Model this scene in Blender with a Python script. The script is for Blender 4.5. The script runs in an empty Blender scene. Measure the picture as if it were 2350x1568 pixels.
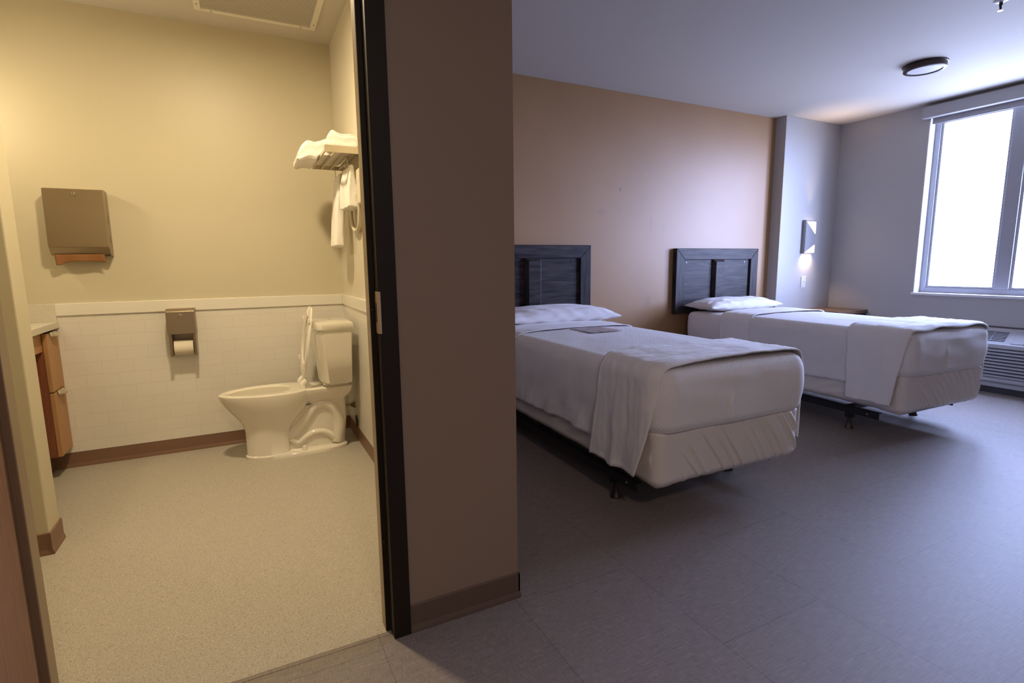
import bpy, bmesh, math, random
from mathutils import Vector, Matrix, noise
PI = math.pi
random.seed(7)
scene = bpy.context.scene
C = scene.collection

# ------------------------------------------------------------ camera
cam_data = bpy.data.cameras.new('camera')
cam_data.sensor_width = 36.0
cam_data.lens = 36.0 * 1206.6 / 2350.0
cam_data.clip_start = 0.02
cam = bpy.data.objects.new('camera', cam_data)
C.objects.link(cam)
yaw, pitch, roll = 0.4694, -0.1469, -0.0114
f = Vector((math.sin(yaw) * math.cos(pitch), math.cos(yaw) * math.cos(pitch), math.sin(pitch)))
r0 = Vector((math.cos(yaw), -math.sin(yaw), 0))
u0 = r0.cross(f)
r = r0 * math.cos(roll) + u0 * math.sin(roll)
u = -r0 * math.sin(roll) + u0 * math.cos(roll)
M = Matrix((r, u, -f)).transposed().to_4x4()
M.translation = Vector((0, 0, 1.25))
cam.matrix_world = M
scene.camera = cam

# ------------------------------------------------------------ light and exposure
vs = scene.view_settings
vs.view_transform = 'Standard'; vs.look = 'None'; vs.gamma = 1.0; vs.use_curve_mapping = False
vs.exposure = 0.0
world = bpy.data.worlds.new('overcast_sky'); scene.world = world; world.use_nodes = True
wbg = world.node_tree.nodes['Background']
# overcast sky above the horizon, duller ground and facades below it
_nt = world.node_tree
_tc = _nt.nodes.new('ShaderNodeTexCoord'); _sp = _nt.nodes.new('ShaderNodeSeparateXYZ'); _rp = _nt.nodes.new('ShaderNodeValToRGB')
_mr = _nt.nodes.new('ShaderNodeMapRange'); _mr.inputs['From Min'].default_value = -0.5; _mr.inputs['From Max'].default_value = 0.5
_nt.links.new(_tc.outputs['Generated'], _sp.inputs[0]); _nt.links.new(_sp.outputs['Z'], _mr.inputs['Value']); _nt.links.new(_mr.outputs['Result'], _rp.inputs['Fac'])
_rp.color_ramp.elements[0].position = 0.30; _rp.color_ramp.elements[0].color = (0.155, 0.175, 0.26, 1)
_rp.color_ramp.elements[1].position = 0.56; _rp.color_ramp.elements[1].color = (0.58, 0.68, 1.14, 1)
_e = _rp.color_ramp.elements.new(1.0); _e.color = (0.20, 0.24, 0.42, 1)
_nt.links.new(_rp.outputs['Color'], wbg.inputs['Color'])
wbg.inputs['Strength'].default_value = 72.0
scene.cycles.max_bounces = 10
scene.cycles.diffuse_bounces = 6
scene.cycles.transparent_max_bounces = 8
scene.cycles.sample_clamp_indirect = 6.0

def area_light(name, loc, size, size_y, power, color, direction, spread=PI, portal=False, shape='RECTANGLE'):
    d = bpy.data.lights.new(name, 'AREA'); d.shape = shape; d.size = size; d.size_y = size_y
    d.energy = power; d.color = color; d.spread = spread
    if portal: d.cycles.is_portal = True
    o = bpy.data.objects.new(name, d); C.objects.link(o); o.location = loc
    o.rotation_euler = Vector(direction).to_track_quat('-Z', 'Y').to_euler()
    return o
area_light('window_daylight_portal', (6.56, 2.21, 1.79), 1.8, 1.72, 1, (1, 1, 1), (-1, 0, 0), portal=True)

# ------------------------------------------------------------ materials
def newmat(name):
    m = bpy.data.materials.new(name); m.use_nodes = True
    nt = m.node_tree; return m, nt, nt.nodes['Principled BSDF']
def mat(name, col, rough=0.5, metal=0.0, spec=0.5, bump=0.0, bscale=60.0, var=0.0, vscale=3.0, coat=0.0, sheen=0.0, bdist=0.002):
    m, nt, b = newmat(name)
    b.inputs['Base Color'].default_value = (*col, 1); b.inputs['Roughness'].default_value = rough
    b.inputs['Metallic'].default_value = metal; b.inputs['Specular IOR Level'].default_value = spec
    b.inputs['Coat Weight'].default_value = coat; b.inputs['Coat Roughness'].default_value = 0.08
    if sheen: b.inputs['Sheen Weight'].default_value = sheen
    tc = nt.nodes.new('ShaderNodeTexCoord')
    n = nt.nodes.new('ShaderNodeTexNoise'); n.inputs['Scale'].default_value = vscale; n.inputs['Detail'].default_value = 3
    nt.links.new(tc.outputs['Object'], n.inputs['Vector'])
    if var > 0:
        mx = nt.nodes.new('ShaderNodeMix'); mx.data_type = 'RGBA'
        mx.inputs['A'].default_value = (*[c * (1 - var) for c in col], 1)
        mx.inputs['B'].default_value = (*[min(1, c * (1 + var)) for c in col], 1)
        nt.links.new(n.outputs['Fac'], mx.inputs['Factor']); nt.links.new(mx.outputs['Result'], b.inputs['Base Color'])
    if bump > 0:
        n2 = nt.nodes.new('ShaderNodeTexNoise'); n2.inputs['Scale'].default_value = bscale; n2.inputs['Detail'].default_value = 4
        nt.links.new(tc.outputs['Object'], n2.inputs['Vector'])
        bp = nt.nodes.new('ShaderNodeBump'); bp.inputs['Strength'].default_value = bump; bp.inputs['Distance'].default_value = bdist
        nt.links.new(n2.outputs['Fac'], bp.inputs['Height']); nt.links.new(bp.outputs['Normal'], b.inputs['Normal'])
    return m
def N(nt, t, **kw):
    n = nt.nodes.new(t)
    for k, v in kw.items():
        if k.startswith('i_'): n.inputs[k[2:].replace('_', ' ')].default_value = v
        else: setattr(n, k, v)
    return n
def mapping(nt, scale=(1, 1, 1), src='UV', rot=(0, 0, 0), loc=(0, 0, 0)):
    tc = N(nt, 'ShaderNodeTexCoord'); mp = N(nt, 'ShaderNodeMapping')
    mp.inputs['Scale'].default_value = scale; mp.inputs['Rotation'].default_value = rot; mp.inputs['Location'].default_value = loc
    nt.links.new(tc.outputs[src], mp.inputs['Vector']); return mp.outputs['Vector']
def ramp(nt, fac, stops):
    rp = N(nt, 'ShaderNodeValToRGB'); e = rp.color_ramp.elements
    e[0].position, e[0].color = stops[0][0], (*stops[0][1], 1)
    e[1].position, e[1].color = stops[-1][0], (*stops[-1][1], 1)
    for p, c in stops[1:-1]:
        k = e.new(p); k.color = (*c, 1)
    nt.links.new(fac, rp.inputs['Fac']); return rp.outputs['Color']
def add_bump(nt, b, h, strength=0.3, dist=0.002):
    bp = N(nt, 'ShaderNodeBump'); bp.inputs['Strength'].default_value = strength; bp.inputs['Distance'].default_value = dist
    nt.links.new(h, bp.inputs['Height']); nt.links.new(bp.outputs['Normal'], b.inputs['Normal'])

def wood(name, dark, light, rough=0.45, scale=(1.2, 18, 1), grain=7.0, contrast=(0.3, 0.7), spec=0.4):
    # grain runs along U
    m, nt, b = newmat(name)
    v = mapping(nt, scale)
    n = N(nt, 'ShaderNodeTexNoise', i_Scale=grain, i_Detail=6.0, i_Roughness=0.62, i_Distortion=0.6)
    nt.links.new(v, n.inputs['Vector'])
    c = ramp(nt, n.outputs['Fac'], [(contrast[0], dark), (contrast[1], light)])
    nt.links.new(c, b.inputs['Base Color']); b.inputs['Roughness'].default_value = rough
    b.inputs['Specular IOR Level'].default_value = spec
    add_bump(nt, b, n.outputs['Fac'], 0.12, 0.001)
    return m

# walls
PAINT_CREAM = mat('cream_wall_paint', (0.565, 0.515, 0.385), 0.42, bump=0.05, bscale=220, spec=0.35)
PAINT_BATH_SIDE = mat('pale_wall_paint', (0.66, 0.61, 0.50), 0.40, bump=0.05, bscale=220, spec=0.35)
CEIL = mat('ceiling_paint', (0.57, 0.535, 0.49), 0.75, bump=0.04, bscale=150)
PAINT_TAUPE = mat('taupe_wall_paint', (0.26, 0.19, 0.138), 0.45, bump=0.12, bscale=160, spec=0.35)
PAINT_GREY = mat('warm_grey_wall_paint', (0.44, 0.42, 0.40), 0.45, bump=0.10, bscale=170, spec=0.35)
def accent():
    m, nt, b = newmat('tan_accent_wall_paint')
    tc = N(nt, 'ShaderNodeTexCoord')
    col = None
    n = N(nt, 'ShaderNodeTexNoise', i_Scale=2.2, i_Detail=2.0); nt.links.new(tc.outputs['Object'], n.inputs['Vector'])
    c = ramp(nt, n.outputs['Fac'], [(0.3, (0.33, 0.182, 0.078)), (0.7, (0.355, 0.198, 0.086))])
    # scuffs with a shape of their own
    cur = c
    for (x, z, rx, rz, k) in ((3.238, 1.931, .012, .028, .75), (3.02, 1.72, .055, .05, .2), (3.62, 1.62, .03, .10, .14), (3.78, 1.58, .04, .07, .12), (3.6, .86, .05, .10, .22), (2.4, 2.35, .05, .05, .10)):
        mp = N(nt, 'ShaderNodeMapping'); mp.inputs['Scale'].default_value = (1 / rx, 0.0, 1 / rz); mp.inputs['Location'].default_value = (-x / rx, 0, -z / rz)
        nt.links.new(tc.outputs['Object'], mp.inputs['Vector'])
        ln = N(nt, 'ShaderNodeVectorMath', operation='LENGTH'); nt.links.new(mp.outputs['Vector'], ln.inputs[0])
        mr = N(nt, 'ShaderNodeMapRange'); mr.inputs['From Min'].default_value = 0.3; mr.inputs['From Max'].default_value = 1.0
        mr.inputs['To Min'].default_value = k; mr.inputs['To Max'].default_value = 0.0
        nt.links.new(ln.outputs['Value'], mr.inputs['Value'])
        mx = N(nt, 'ShaderNodeMix', data_type='RGBA'); mx.inputs['B'].default_value = (0.10, 0.07, 0.05, 1)
        nt.links.new(mr.outputs['Result'], mx.inputs['Factor']); nt.links.new(cur, mx.inputs['A']); cur = mx.outputs['Result']
    nt.links.new(cur, b.inputs['Base Color'])
    b.inputs['Roughness'].default_value = 0.44; b.inputs['Specular IOR Level'].default_value = 0.42
    n2 = N(nt, 'ShaderNodeTexNoise', i_Scale=180.0, i_Detail=3.0); nt.links.new(tc.outputs['Object'], n2.inputs['Vector'])
    add_bump(nt, b, n2.outputs['Fac'], 0.15, 0.002)
    return m
PAINT_TAN = accent()

def tilemat():
    m, nt, b = newmat('white_wall_tile')
    v = mapping(nt, (1, 1, 1), 'UV')
    br = N(nt, 'ShaderNodeTexBrick', offset=0.5, squash=1.0)
    br.inputs['Scale'].default_value = 1.0; br.inputs['Brick Width'].default_value = 0.168; br.inputs['Row Height'].default_value = 0.0835
    br.inputs['Mortar Size'].default_value = 0.0016; br.inputs['Mortar Smooth'].default_value = 0.3; br.inputs['Bias'].default_value = 0.0
    br.inputs['Color1'].default_value = (0.71, 0.68, 0.62, 1); br.inputs['Color2'].default_value = (0.73, 0.70, 0.64, 1)
    br.inputs['Mortar'].default_value = (0.645, 0.61, 0.545, 1)
    nt.links.new(v, br.inputs['Vector']); nt.links.new(br.outputs['Color'], b.inputs['Base Color'])
    b.inputs['Roughness'].default_value = 0.28; b.inputs['Coat Weight'].default_value = 0.15
    inv = N(nt, 'ShaderNodeMath', operation='SUBTRACT'); inv.inputs[0].default_value = 1.0
    nt.links.new(br.outputs['Fac'], inv.inputs[1]); add_bump(nt, b, inv.outputs[0], 0.25, 0.001)
    return m
TILE = tilemat()

def terrazzo(name, base, dark, light):
    m, nt, b = newmat(name)
    v = mapping(nt, (1, 1, 1), 'Object')
    n = N(nt, 'ShaderNodeTexNoise', i_Scale=230.0, i_Detail=3.0, i_Roughness=0.7); nt.links.new(v, n.inputs['Vector'])
    c1 = ramp(nt, n.outputs['Fac'], [(0.30, tuple(x * 0.78 for x in base)), (0.55, base), (0.8, tuple(min(1, x * 1.2) for x in base))])
    def flecks(scale, lo, hi, src):
        vo = N(nt, 'ShaderNodeTexVoronoi', i_Scale=scale); vo.inputs['Randomness'].default_value = 1.0
        mp = mapping(nt, (1, 1, 1), 'Object', loc=(src, src * 2, 0)); nt.links.new(mp, vo.inputs['Vector'])
        sp = N(nt, 'ShaderNodeSeparateColor'); nt.links.new(vo.outputs['Color'], sp.inputs['Color'])
        lt = N(nt, 'ShaderNodeMath', operation='LESS_THAN'); nt.links.new(vo.outputs['Distance'], lt.inputs[0]); lt.inputs[1].default_value = 0.42
        g = N(nt, 'ShaderNodeMath', operation='GREATER_THAN'); nt.links.new(sp.outputs['Red'], g.inputs[0]); g.inputs[1].default_value = lo
        mu = N(nt, 'ShaderNodeMath', operation='MULTIPLY'); nt.links.new(lt.outputs[0], mu.inputs[0]); nt.links.new(g.outputs[0], mu.inputs[1])
        mu2 = N(nt, 'ShaderNodeMath', operation='MULTIPLY'); nt.links.new(mu.outputs[0], mu2.inputs[0]); mu2.inputs[1].default_value = hi
        return mu2.outputs[0]
    cur = c1
    for sc, lo, hi, s, col in ((240, .82, .75, 3.1, dark), (280, .82, .55, 9.7, light), (380, .72, .5, 5.3, dark)):
        fl = flecks(sc, lo, hi, s)
        mx = N(nt, 'ShaderNodeMix', data_type='RGBA'); mx.inputs['B'].default_value = (*col, 1)
        nt.links.new(fl, mx.inputs['Factor']); nt.links.new(cur, mx.inputs['A']); cur = mx.outputs['Result']
    nt.links.new(cur, b.inputs['Base Color']); b.inputs['Roughness'].default_value = 0.5
    add_bump(nt, b, n.outputs['Fac'], 0.08, 0.001)
    return m
BATH_FLOOR = terrazzo('speckled_safety_vinyl', (0.44, 0.405, 0.35), (0.17, 0.145, 0.11), (0.72, 0.69, 0.62))

def wovenfloor():
    m, nt, b = newmat('woven_dark_floor_tile')
    # tiles 0.5 m wide rows along Y, 1.0 m long, half offset
    v = mapping(nt, (1, 1, 1), 'Object', rot=(0, 0, PI / 2), loc=(0, 0, 0))
    br = N(nt, 'ShaderNodeTexBrick', offset=0.5)
    mp = mapping(nt, (1, 1, 1), 'Object', rot=(0, 0, -PI / 2), loc=(0.08 - 1.0 - .17, 0.32, 0))
    br.inputs['Scale'].default_value = 1.0; br.inputs['Brick Width'].default_value = 1.0; br.inputs['Row Height'].default_value = 0.502
    br.inputs['Mortar Size'].default_value = 0.0013; br.inputs['Mortar Smooth'].default_value = 0.2; br.inputs['Bias'].default_value = 0
    br.inputs['Color1'].default_value = (0.97, 0.97, 0.97, 1); br.inputs['Color2'].default_value = (1.04, 1.04, 1.04, 1); br.inputs['Mortar'].default_value = (0.55, 0.55, 0.55, 1)
    nt.links.new(mp, br.inputs['Vector'])
    a = mapping(nt, (14, 600, 1), 'Object', rot=(0, 0, 0)); c = mapping(nt, (600, 30, 1), 'Object')
    n1 = N(nt, 'ShaderNodeTexNoise', i_Scale=1.0, i_Detail=2.0); nt.links.new(a, n1.inputs['Vector'])
    n2 = N(nt, 'ShaderNodeTexNoise', i_Scale=1.0, i_Detail=2.0); nt.links.new(c, n2.inputs['Vector'])
    ad = N(nt, 'ShaderNodeMath', operation='ADD'); m1 = N(nt, 'ShaderNodeMath', operation='MULTIPLY'); m2 = N(nt, 'ShaderNodeMath', operation='MULTIPLY'); m1.inputs[1].default_value = 1.08; m2.inputs[1].default_value = 0.92
    nt.links.new(n1.outputs['Fac'], m1.inputs[0]); nt.links.new(n2.outputs['Fac'], m2.inputs[0]); nt.links.new(m1.outputs[0], ad.inputs[0]); nt.links.new(m2.outputs[0], ad.inputs[1])
    hf = N(nt, 'ShaderNodeMath', operation='MULTIPLY'); nt.links.new(ad.outputs[0], hf.inputs[0]); hf.inputs[1].default_value = 0.5
    col = ramp(nt, hf.outputs[0], [(0.32, (0.14, 0.115, 0.102)), (0.5, (0.22, 0.184, 0.163)), (0.70, (0.34, 0.295, 0.262))])
    mx = N(nt, 'ShaderNodeMix', data_type='RGBA', blend_type='MULTIPLY'); mx.inputs['Factor'].default_value = 1.0
    nt.links.new(col, mx.inputs['A']); nt.links.new(br.outputs['Color'], mx.inputs['B']); nt.links.new(mx.outputs['Result'], b.inputs['Base Color'])
    b.inputs['Roughness'].default_value = 0.54; b.inputs['Specular IOR Level'].default_value = 0.55
    add_bump(nt, b, hf.outputs[0], 0.35, 0.0015)
    return m
LVT = wovenfloor()

BASE_BROWN = mat('brown_vinyl_cove_base', (0.205, 0.115, 0.075), 0.42, spec=0.4)
BASE_DARK = mat('dark_brown_vinyl_base', (0.12, 0.082, 0.062), 0.42, spec=0.4)
TRIM_WHITE = mat('white_trim', (0.74, 0.71, 0.64), 0.35, spec=0.4)
FRAME_DARK = mat('dark_bronze_door_frame', (0.016, 0.010, 0.007), 0.5, spec=0.22)
STRIKE = mat('brass_steel_strike', (0.62, 0.47, 0.28), 0.35, metal=0.9)
DOOR_WOOD = wood('red_brown_door_wood', (0.12, 0.045, 0.020), (0.27, 0.115, 0.055), 0.42, (2.0, 45, 1), 5.0)
JAMB_TAN = mat('tan_painted_jamb', (0.34, 0.26, 0.16), 0.4)
DOOR_EDGE = mat('taupe_door_jamb_paint', (0.22, 0.14, 0.085), 0.4)
CAB_FRONT = wood('light_maple_laminate', (0.36, 0.185, 0.075), (0.46, 0.25, 0.11), 0.45, (1.0, 30, 1), 3.0)
CAB_SIDE = wood('red_brown_cabinet_side', (0.16, 0.048, 0.022), (0.25, 0.085, 0.042), 0.5, (1.5, 30, 1), 4.0)
COUNTER = terrazzo('speckled_solid_surface', (0.62, 0.585, 0.50), (0.50, 0.46, 0.38), (0.75, 0.72, 0.64))
STEEL = mat('brushed_stainless_steel', (0.36, 0.29, 0.21), 0.33, metal=0.95, bump=0.06, bscale=40)
CHROME = mat('chrome', (0.75, 0.72, 0.68), 0.12, metal=1.0)
NICKEL = mat('satin_nickel', (0.62, 0.56, 0.44), 0.3, metal=0.85)
KRAFT = mat('brown_paper_towel', (0.34, 0.155, 0.06), 0.85, bump=0.2, bscale=90)
PAPER = mat('toilet_paper', (0.72, 0.66, 0.55), 0.9, bump=0.2, bscale=140)
PORC = mat('white_porcelain', (0.76, 0.72, 0.63), 0.09, coat=0.6, spec=0.5)
SEATM = mat('white_plastic_seat', (0.80, 0.76, 0.68), 0.28)
TERRY = mat('white_terry_cloth', (0.86, 0.82, 0.76), 0.95, bump=0.8, bscale=230, sheen=0.3, bdist=.003)
CREAM_PLASTIC = mat('cream_plastic', (0.62, 0.56, 0.43), 0.4)
BLACK = mat('black_powder_coated_steel', (0.008, 0.008, 0.009), 0.4, spec=0.4)
BLACKPL = mat('black_plastic', (0.010, 0.008, 0.007), 0.35)
SHEET = mat('white_cotton_sheet', (0.80, 0.77, 0.77), 0.85, bump=0.15, bscale=55, sheen=0.15)
THROWM = mat('ivory_cotton_throw', (0.78, 0.755, 0.735), 0.9, bump=0.6, bscale=70, sheen=0.2)
BOXM = mat('off_white_box_spring_cover', (0.70, 0.65, 0.59), 0.42, spec=0.6)
def waffle():
    m, nt, b = newmat('white_waffle_weave_cotton')
    tc = N(nt, 'ShaderNodeTexCoord'); sp = N(nt, 'ShaderNodeSeparateXYZ'); nt.links.new(tc.outputs['UV'], sp.inputs[0])
    def sine(kx, ky):
        a = N(nt, 'ShaderNodeMath', operation='MULTIPLY'); nt.links.new(sp.outputs['X'], a.inputs[0]); a.inputs[1].default_value = kx
        c = N(nt, 'ShaderNodeMath', operation='MULTIPLY'); nt.links.new(sp.outputs['Y'], c.inputs[0]); c.inputs[1].default_value = ky
        s = N(nt, 'ShaderNodeMath', operation='ADD'); nt.links.new(a.outputs[0], s.inputs[0]); nt.links.new(c.outputs[0], s.inputs[1])
        q = N(nt, 'ShaderNodeMath', operation='SINE'); nt.links.new(s.outputs[0], q.inputs[0]); return q.outputs[0]
    k = 2 * PI / 0.0120
    s1, s2 = sine(k, k * 0.8), sine(k, -k * 0.8)
    mu = N(nt, 'ShaderNodeMath', operation='ADD'); nt.links.new(s1, mu.inputs[0]); nt.links.new(s2, mu.inputs[1])
    mr = N(nt, 'ShaderNodeMapRange'); mr.inputs['From Min'].default_value = -2; mr.inputs['From Max'].default_value = 2
    nt.links.new(mu.outputs[0], mr.inputs['Value'])
    c = ramp(nt, mr.outputs['Result'], [(0.1, (0.70, 0.67, 0.65)), (0.6, (0.80, 0.77, 0.76))])
    nt.links.new(c, b.inputs['Base Color']); b.inputs['Roughness'].default_value = 0.9; b.inputs['Sheen Weight'].default_value = 0.15
    add_bump(nt, b, mr.outputs['Result'], 0.7, 0.0022)
    return m
WAFFLE = waffle()
HEADB = wood('dark_grey_stained_wood', (0.010, 0.0078, 0.008), (0.062, 0.048, 0.044), 0.48, (0.9, 9, 1), 3.6, (0.36, 0.68), 0.17)
NIGHT = wood('brown_nightstand_top', (0.10, 0.055, 0.03), (0.20, 0.12, 0.07), 0.35, (1.2, 16, 1), 5.0)
NIGHTD = mat('dark_nightstand_edge', (0.03, 0.024, 0.022), 0.4)
VINYL = mat('white_window_vinyl', (0.36, 0.36, 0.38), 0.35)
WIN_TRIM = mat('painted_window_reveal', (0.72, 0.71, 0.72), 0.45)
BLIND = mat('grey_blind_cassette', (0.36, 0.35, 0.355), 0.5)
ACM = mat('grey_white_unit_plastic', (0.42, 0.42, 0.44), 0.4)
ACD = mat('unit_gap_shade_and_base', (0.03, 0.03, 0.035), 0.6)  # near-black colour stands in for shade in the unit's gaps; also its base
BRONZE = mat('dark_bronze_rim', (0.05, 0.035, 0.028), 0.35, metal=0.6)
DIFF = mat('frosted_white_lens', (0.70, 0.69, 0.70), 0.4)
SCONCE = mat('grey_sconce_metal', (0.30, 0.29, 0.30), 0.4, metal=0.3)
SWITCH = mat('white_switch_plastic', (0.66, 0.65, 0.66), 0.35)
CARD = None
def emis(name, col, s):
    m, nt, b = newmat(name); b.inputs['Base Color'].default_value = (0.8, 0.8, 0.8, 1)
    b.inputs['Emission Color'].default_value = (*col, 1); b.inputs['Emission Strength'].default_value = s; return m
LAMP_ON = emis('lit_sconce_diffuser', (1.0, 0.80, 0.58), 7.0)
LAMP_BATH = emis('lit_bathroom_diffuser', (1.0, 0.80, 0.50), 3.2)
def glassmat():
    m = bpy.data.materials.new('window_glass'); m.use_nodes = True; nt = m.node_tree; nt.nodes.clear()
    out = N(nt, 'ShaderNodeOutputMaterial'); tr = N(nt, 'ShaderNodeBsdfTransparent'); gl = N(nt, 'ShaderNodeBsdfGlossy')
    tr.inputs['Color'].default_value = (0.93, 0.95, 0.97, 1); gl.inputs['Roughness'].default_value = 0.05
    mx = N(nt, 'ShaderNodeMixShader'); mx.inputs['Fac'].default_value = 0.05
    nt.links.new(tr.outputs[0], mx.inputs[1]); nt.links.new(gl.outputs[0], mx.inputs[2]); nt.links.new(mx.outputs[0], out.inputs['Surface'])
    return m
GLASS = glassmat()
def cardmat():
    m, nt, b = newmat('printed_card')
    v = mapping(nt, (1, 1, 1), 'Object')
    n = N(nt, 'ShaderNodeTexNoise', i_Scale=14.0, i_Detail=3.0); nt.links.new(v, n.inputs['Vector'])
    c = ramp(nt, n.outputs['Fac'], [(0.36, (0.20, 0.20, 0.23)), (0.46, (0.50, 0.48, 0.50)), (0.54, (0.42, 0.27, 0.26)), (0.66, (0.56, 0.50, 0.49))])
    nt.links.new(c, b.inputs['Base Color']); b.inputs['Roughness'].default_value = 0.4
    return m
CARD = cardmat()

# ------------------------------------------------------------ mesh helpers
def box(bm, x0, x1, y0, y1, z0, z1):
    vs_ = [bm.verts.new((x, y, z)) for z in (z0, z1) for y in (y0, y1) for x in (x0, x1)]
    for q in ((0, 2, 3, 1), (4, 5, 7, 6), (0, 1, 5, 4), (2, 6, 7, 3), (0, 4, 6, 2), (1, 3, 7, 5)):
        bm.faces.new([vs_[i] for i in q])
    return vs_
def prism(bm, pts, axis, a, b):
    """extrude a closed 2-D outline along an axis"""
    def P(p, t):
        return {'x': (t, p[0], p[1]), 'y': (p[0], t, p[1]), 'z': (p[0], p[1], t)}[axis]
    A = [bm.verts.new(P(p, a)) for p in pts]; B = [bm.verts.new(P(p, b)) for p in pts]
    n = len(pts)
    bm.faces.new(A); bm.faces.new(B[::-1])
    for i in range(n): bm.faces.new((A[i], B[i], B[(i + 1) % n], A[(i + 1) % n]))
def loft(bm, rings, cap0=True, cap1=True):
    R = [[bm.verts.new(p) for p in ring] for ring in rings]
    n = len(R[0])
    for a, b in zip(R, R[1:]):
        for i in range(n): bm.faces.new((a[i], a[(i + 1) % n], b[(i + 1) % n], b[i]))
    if cap0: bm.faces.new(R[0][::-1])
    if cap1: bm.faces.new(R[-1])
    return R
def lathe(bm, prof, c=(0, 0, 0), axis='z', n=32):
    rings = []
    for (rad, h) in prof:
        ring = []
        for i in range(n):
            a = 2 * PI * i / n; p, q = rad * math.cos(a), rad * math.sin(a)
            ring.append({'z': (c[0] + p, c[1] + q, c[2] + h), 'y': (c[0] + p, c[1] + h, c[2] + q), 'x': (c[0] + h, c[1] + p, c[2] + q)}[axis])
        rings.append(ring)
    loft(bm, rings)
def tube(bm, pts, rad, n=10):
    pts = [Vector(p) for p in pts]
    if not isinstance(rad, (list, tuple)): rad = [rad] * len(pts)
    rings = []; prev = None
    for i, p in enumerate(pts):
        t = (pts[min(i + 1, len(pts) - 1)] - pts[max(i - 1, 0)]).normalized()
        ref = prev if prev else (Vector((0, 0, 1)) if abs(t.z) < 0.9 else Vector((1, 0, 0)))
        s = (ref - t * ref.dot(t)).normalized(); prev = s; w = t.cross(s)
        rings.append([p + (s * math.cos(2 * PI * k / n) + w * math.sin(2 * PI * k / n)) * rad[i] for k in range(n)])
    loft(bm, rings)
def smooth_path(pts, k=6):
    out = []; P = [Vector(p) for p in pts]; P = [P[0]] + P + [P[-1]]
    for i in range(1, len(P) - 2):
        for j in range(k):
            t = j / k
            out.append(0.5 * ((2 * P[i]) + (-P[i - 1] + P[i + 1]) * t + (2 * P[i - 1] - 5 * P[i] + 4 * P[i + 1] - P[i + 2]) * t * t + (-P[i - 1] + 3 * P[i] - 3 * P[i + 1] + P[i + 2]) * t ** 3))
    out.append(P[-2]); return out
def grid(bm, nu, nv, fn):
    V = [[bm.verts.new(fn(i / nu, j / nv)) for j in range(nv + 1)] for i in range(nu + 1)]
    for i in range(nu):
        for j in range(nv): bm.faces.new((V[i][j], V[i + 1][j], V[i + 1][j + 1], V[i][j + 1]))
    return V
def box_uv(me, swap=None):
    uvl = me.uv_layers.new(name='UVMap')
    for p in me.polygons:
        n = p.normal; ax = max(range(3), key=lambda i: abs(n[i]))
        for li in p.loop_indices:
            co = me.vertices[me.loops[li].vertex_index].co
            a = {0: (co.y, co.z), 1: (co.x, co.z), 2: (co.x, co.y)}[ax]
            if swap and ax in swap: a = (a[1], a[0])
            uvl.data[li].uv = a
def obj(name, bm, m, parent=None, bevel=0.0, smooth=False, swap=None, off=None, subsurf=0, solid=0.0, segs=2):
    """one mesh object; coordinates are local to the parent (or shifted by off)"""
    if off is not None: bmesh.ops.translate(bm, verts=bm.verts, vec=-Vector(off))
    bmesh.ops.recalc_face_normals(bm, faces=bm.faces)
    me = bpy.data.meshes.new(name); bm.to_mesh(me); bm.free()
    me.materials.append(m); box_uv(me, swap)
    if smooth:
        for p in me.polygons: p.use_smooth = True
        if smooth == 'auto': me.set_sharp_from_angle(angle=math.radians(40))
    o = bpy.data.objects.new(name, me); C.objects.link(o)
    if parent: o.parent = parent
    if solid:
        s = o.modifiers.new('s', 'SOLIDIFY'); s.thickness = abs(solid); s.offset = 1 if solid > 0 else -1
    if bevel:
        b = o.modifiers.new('b', 'BEVEL'); b.width = bevel; b.segments = segs; b.limit_method = 'ANGLE'; b.angle_limit = 0.7
        b.harden_normals = False
    if subsurf:
        s = o.modifiers.new('ss', 'SUBSURF'); s.levels = subsurf; s.render_levels = subsurf
    return o
def thing(name, label, cat, loc=(0, 0, 0), rotz=0.0, group=None):
    o = bpy.data.objects.new(name, None); C.objects.link(o); o.empty_display_size = 0.1
    o.location = loc; o.rotation_euler = (0, 0, rotz); o['label'] = label; o['category'] = cat
    if group: o['group'] = group
    return o
def tag(o, label, cat, group=None):
    o['label'] = label; o['category'] = cat
    if group: o['group'] = group
    return o
def struct(name, bm, m, parent=None, **kw):
    o = obj(name, bm, m, parent, **kw)
    if parent is None: o['kind'] = 'structure'
    return o
def B(*boxes):
    bm = bmesh.new()
    for b_ in boxes: box(bm, *b_)
    return bm

# ============================================================ SETTING
H = 2.80
BX0, BX1 = -1.62, 0.67          # bathroom
YB = 4.12; YF0, YF1 = 1.63, 1.725
XW = 6.34; YH = 4.09; YN = 3.965; XN = 5.37
DL, DR = -0.551, 0.365          # door opening
YS = -2.4; XE = -1.4

struct('floor', B((XE - .2, XW + .3, YS - .2, YF0 + .035, -.1, 0), (0.76, XW + .3, YF0 + .035, YH + .2, -.1, 0)), LVT)
struct('floor_bathroom', B((BX0 - .1, 0.76, YF0 + .035, YB + .1, -.1, 0.0)), BATH_FLOOR)
struct('ceiling', B((XE - .2, XW + .3, YS - .2, YF0 + .07, H, H + .1), (0.76, XW + .3, YF0 + .07, YH + .2, H, H + .1)), CEIL)
struct('ceiling_bathroom', B((BX0 - .1, 0.76, YF0 + .07, YB + .1, H - .01, H + .1)), CEIL)
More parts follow.
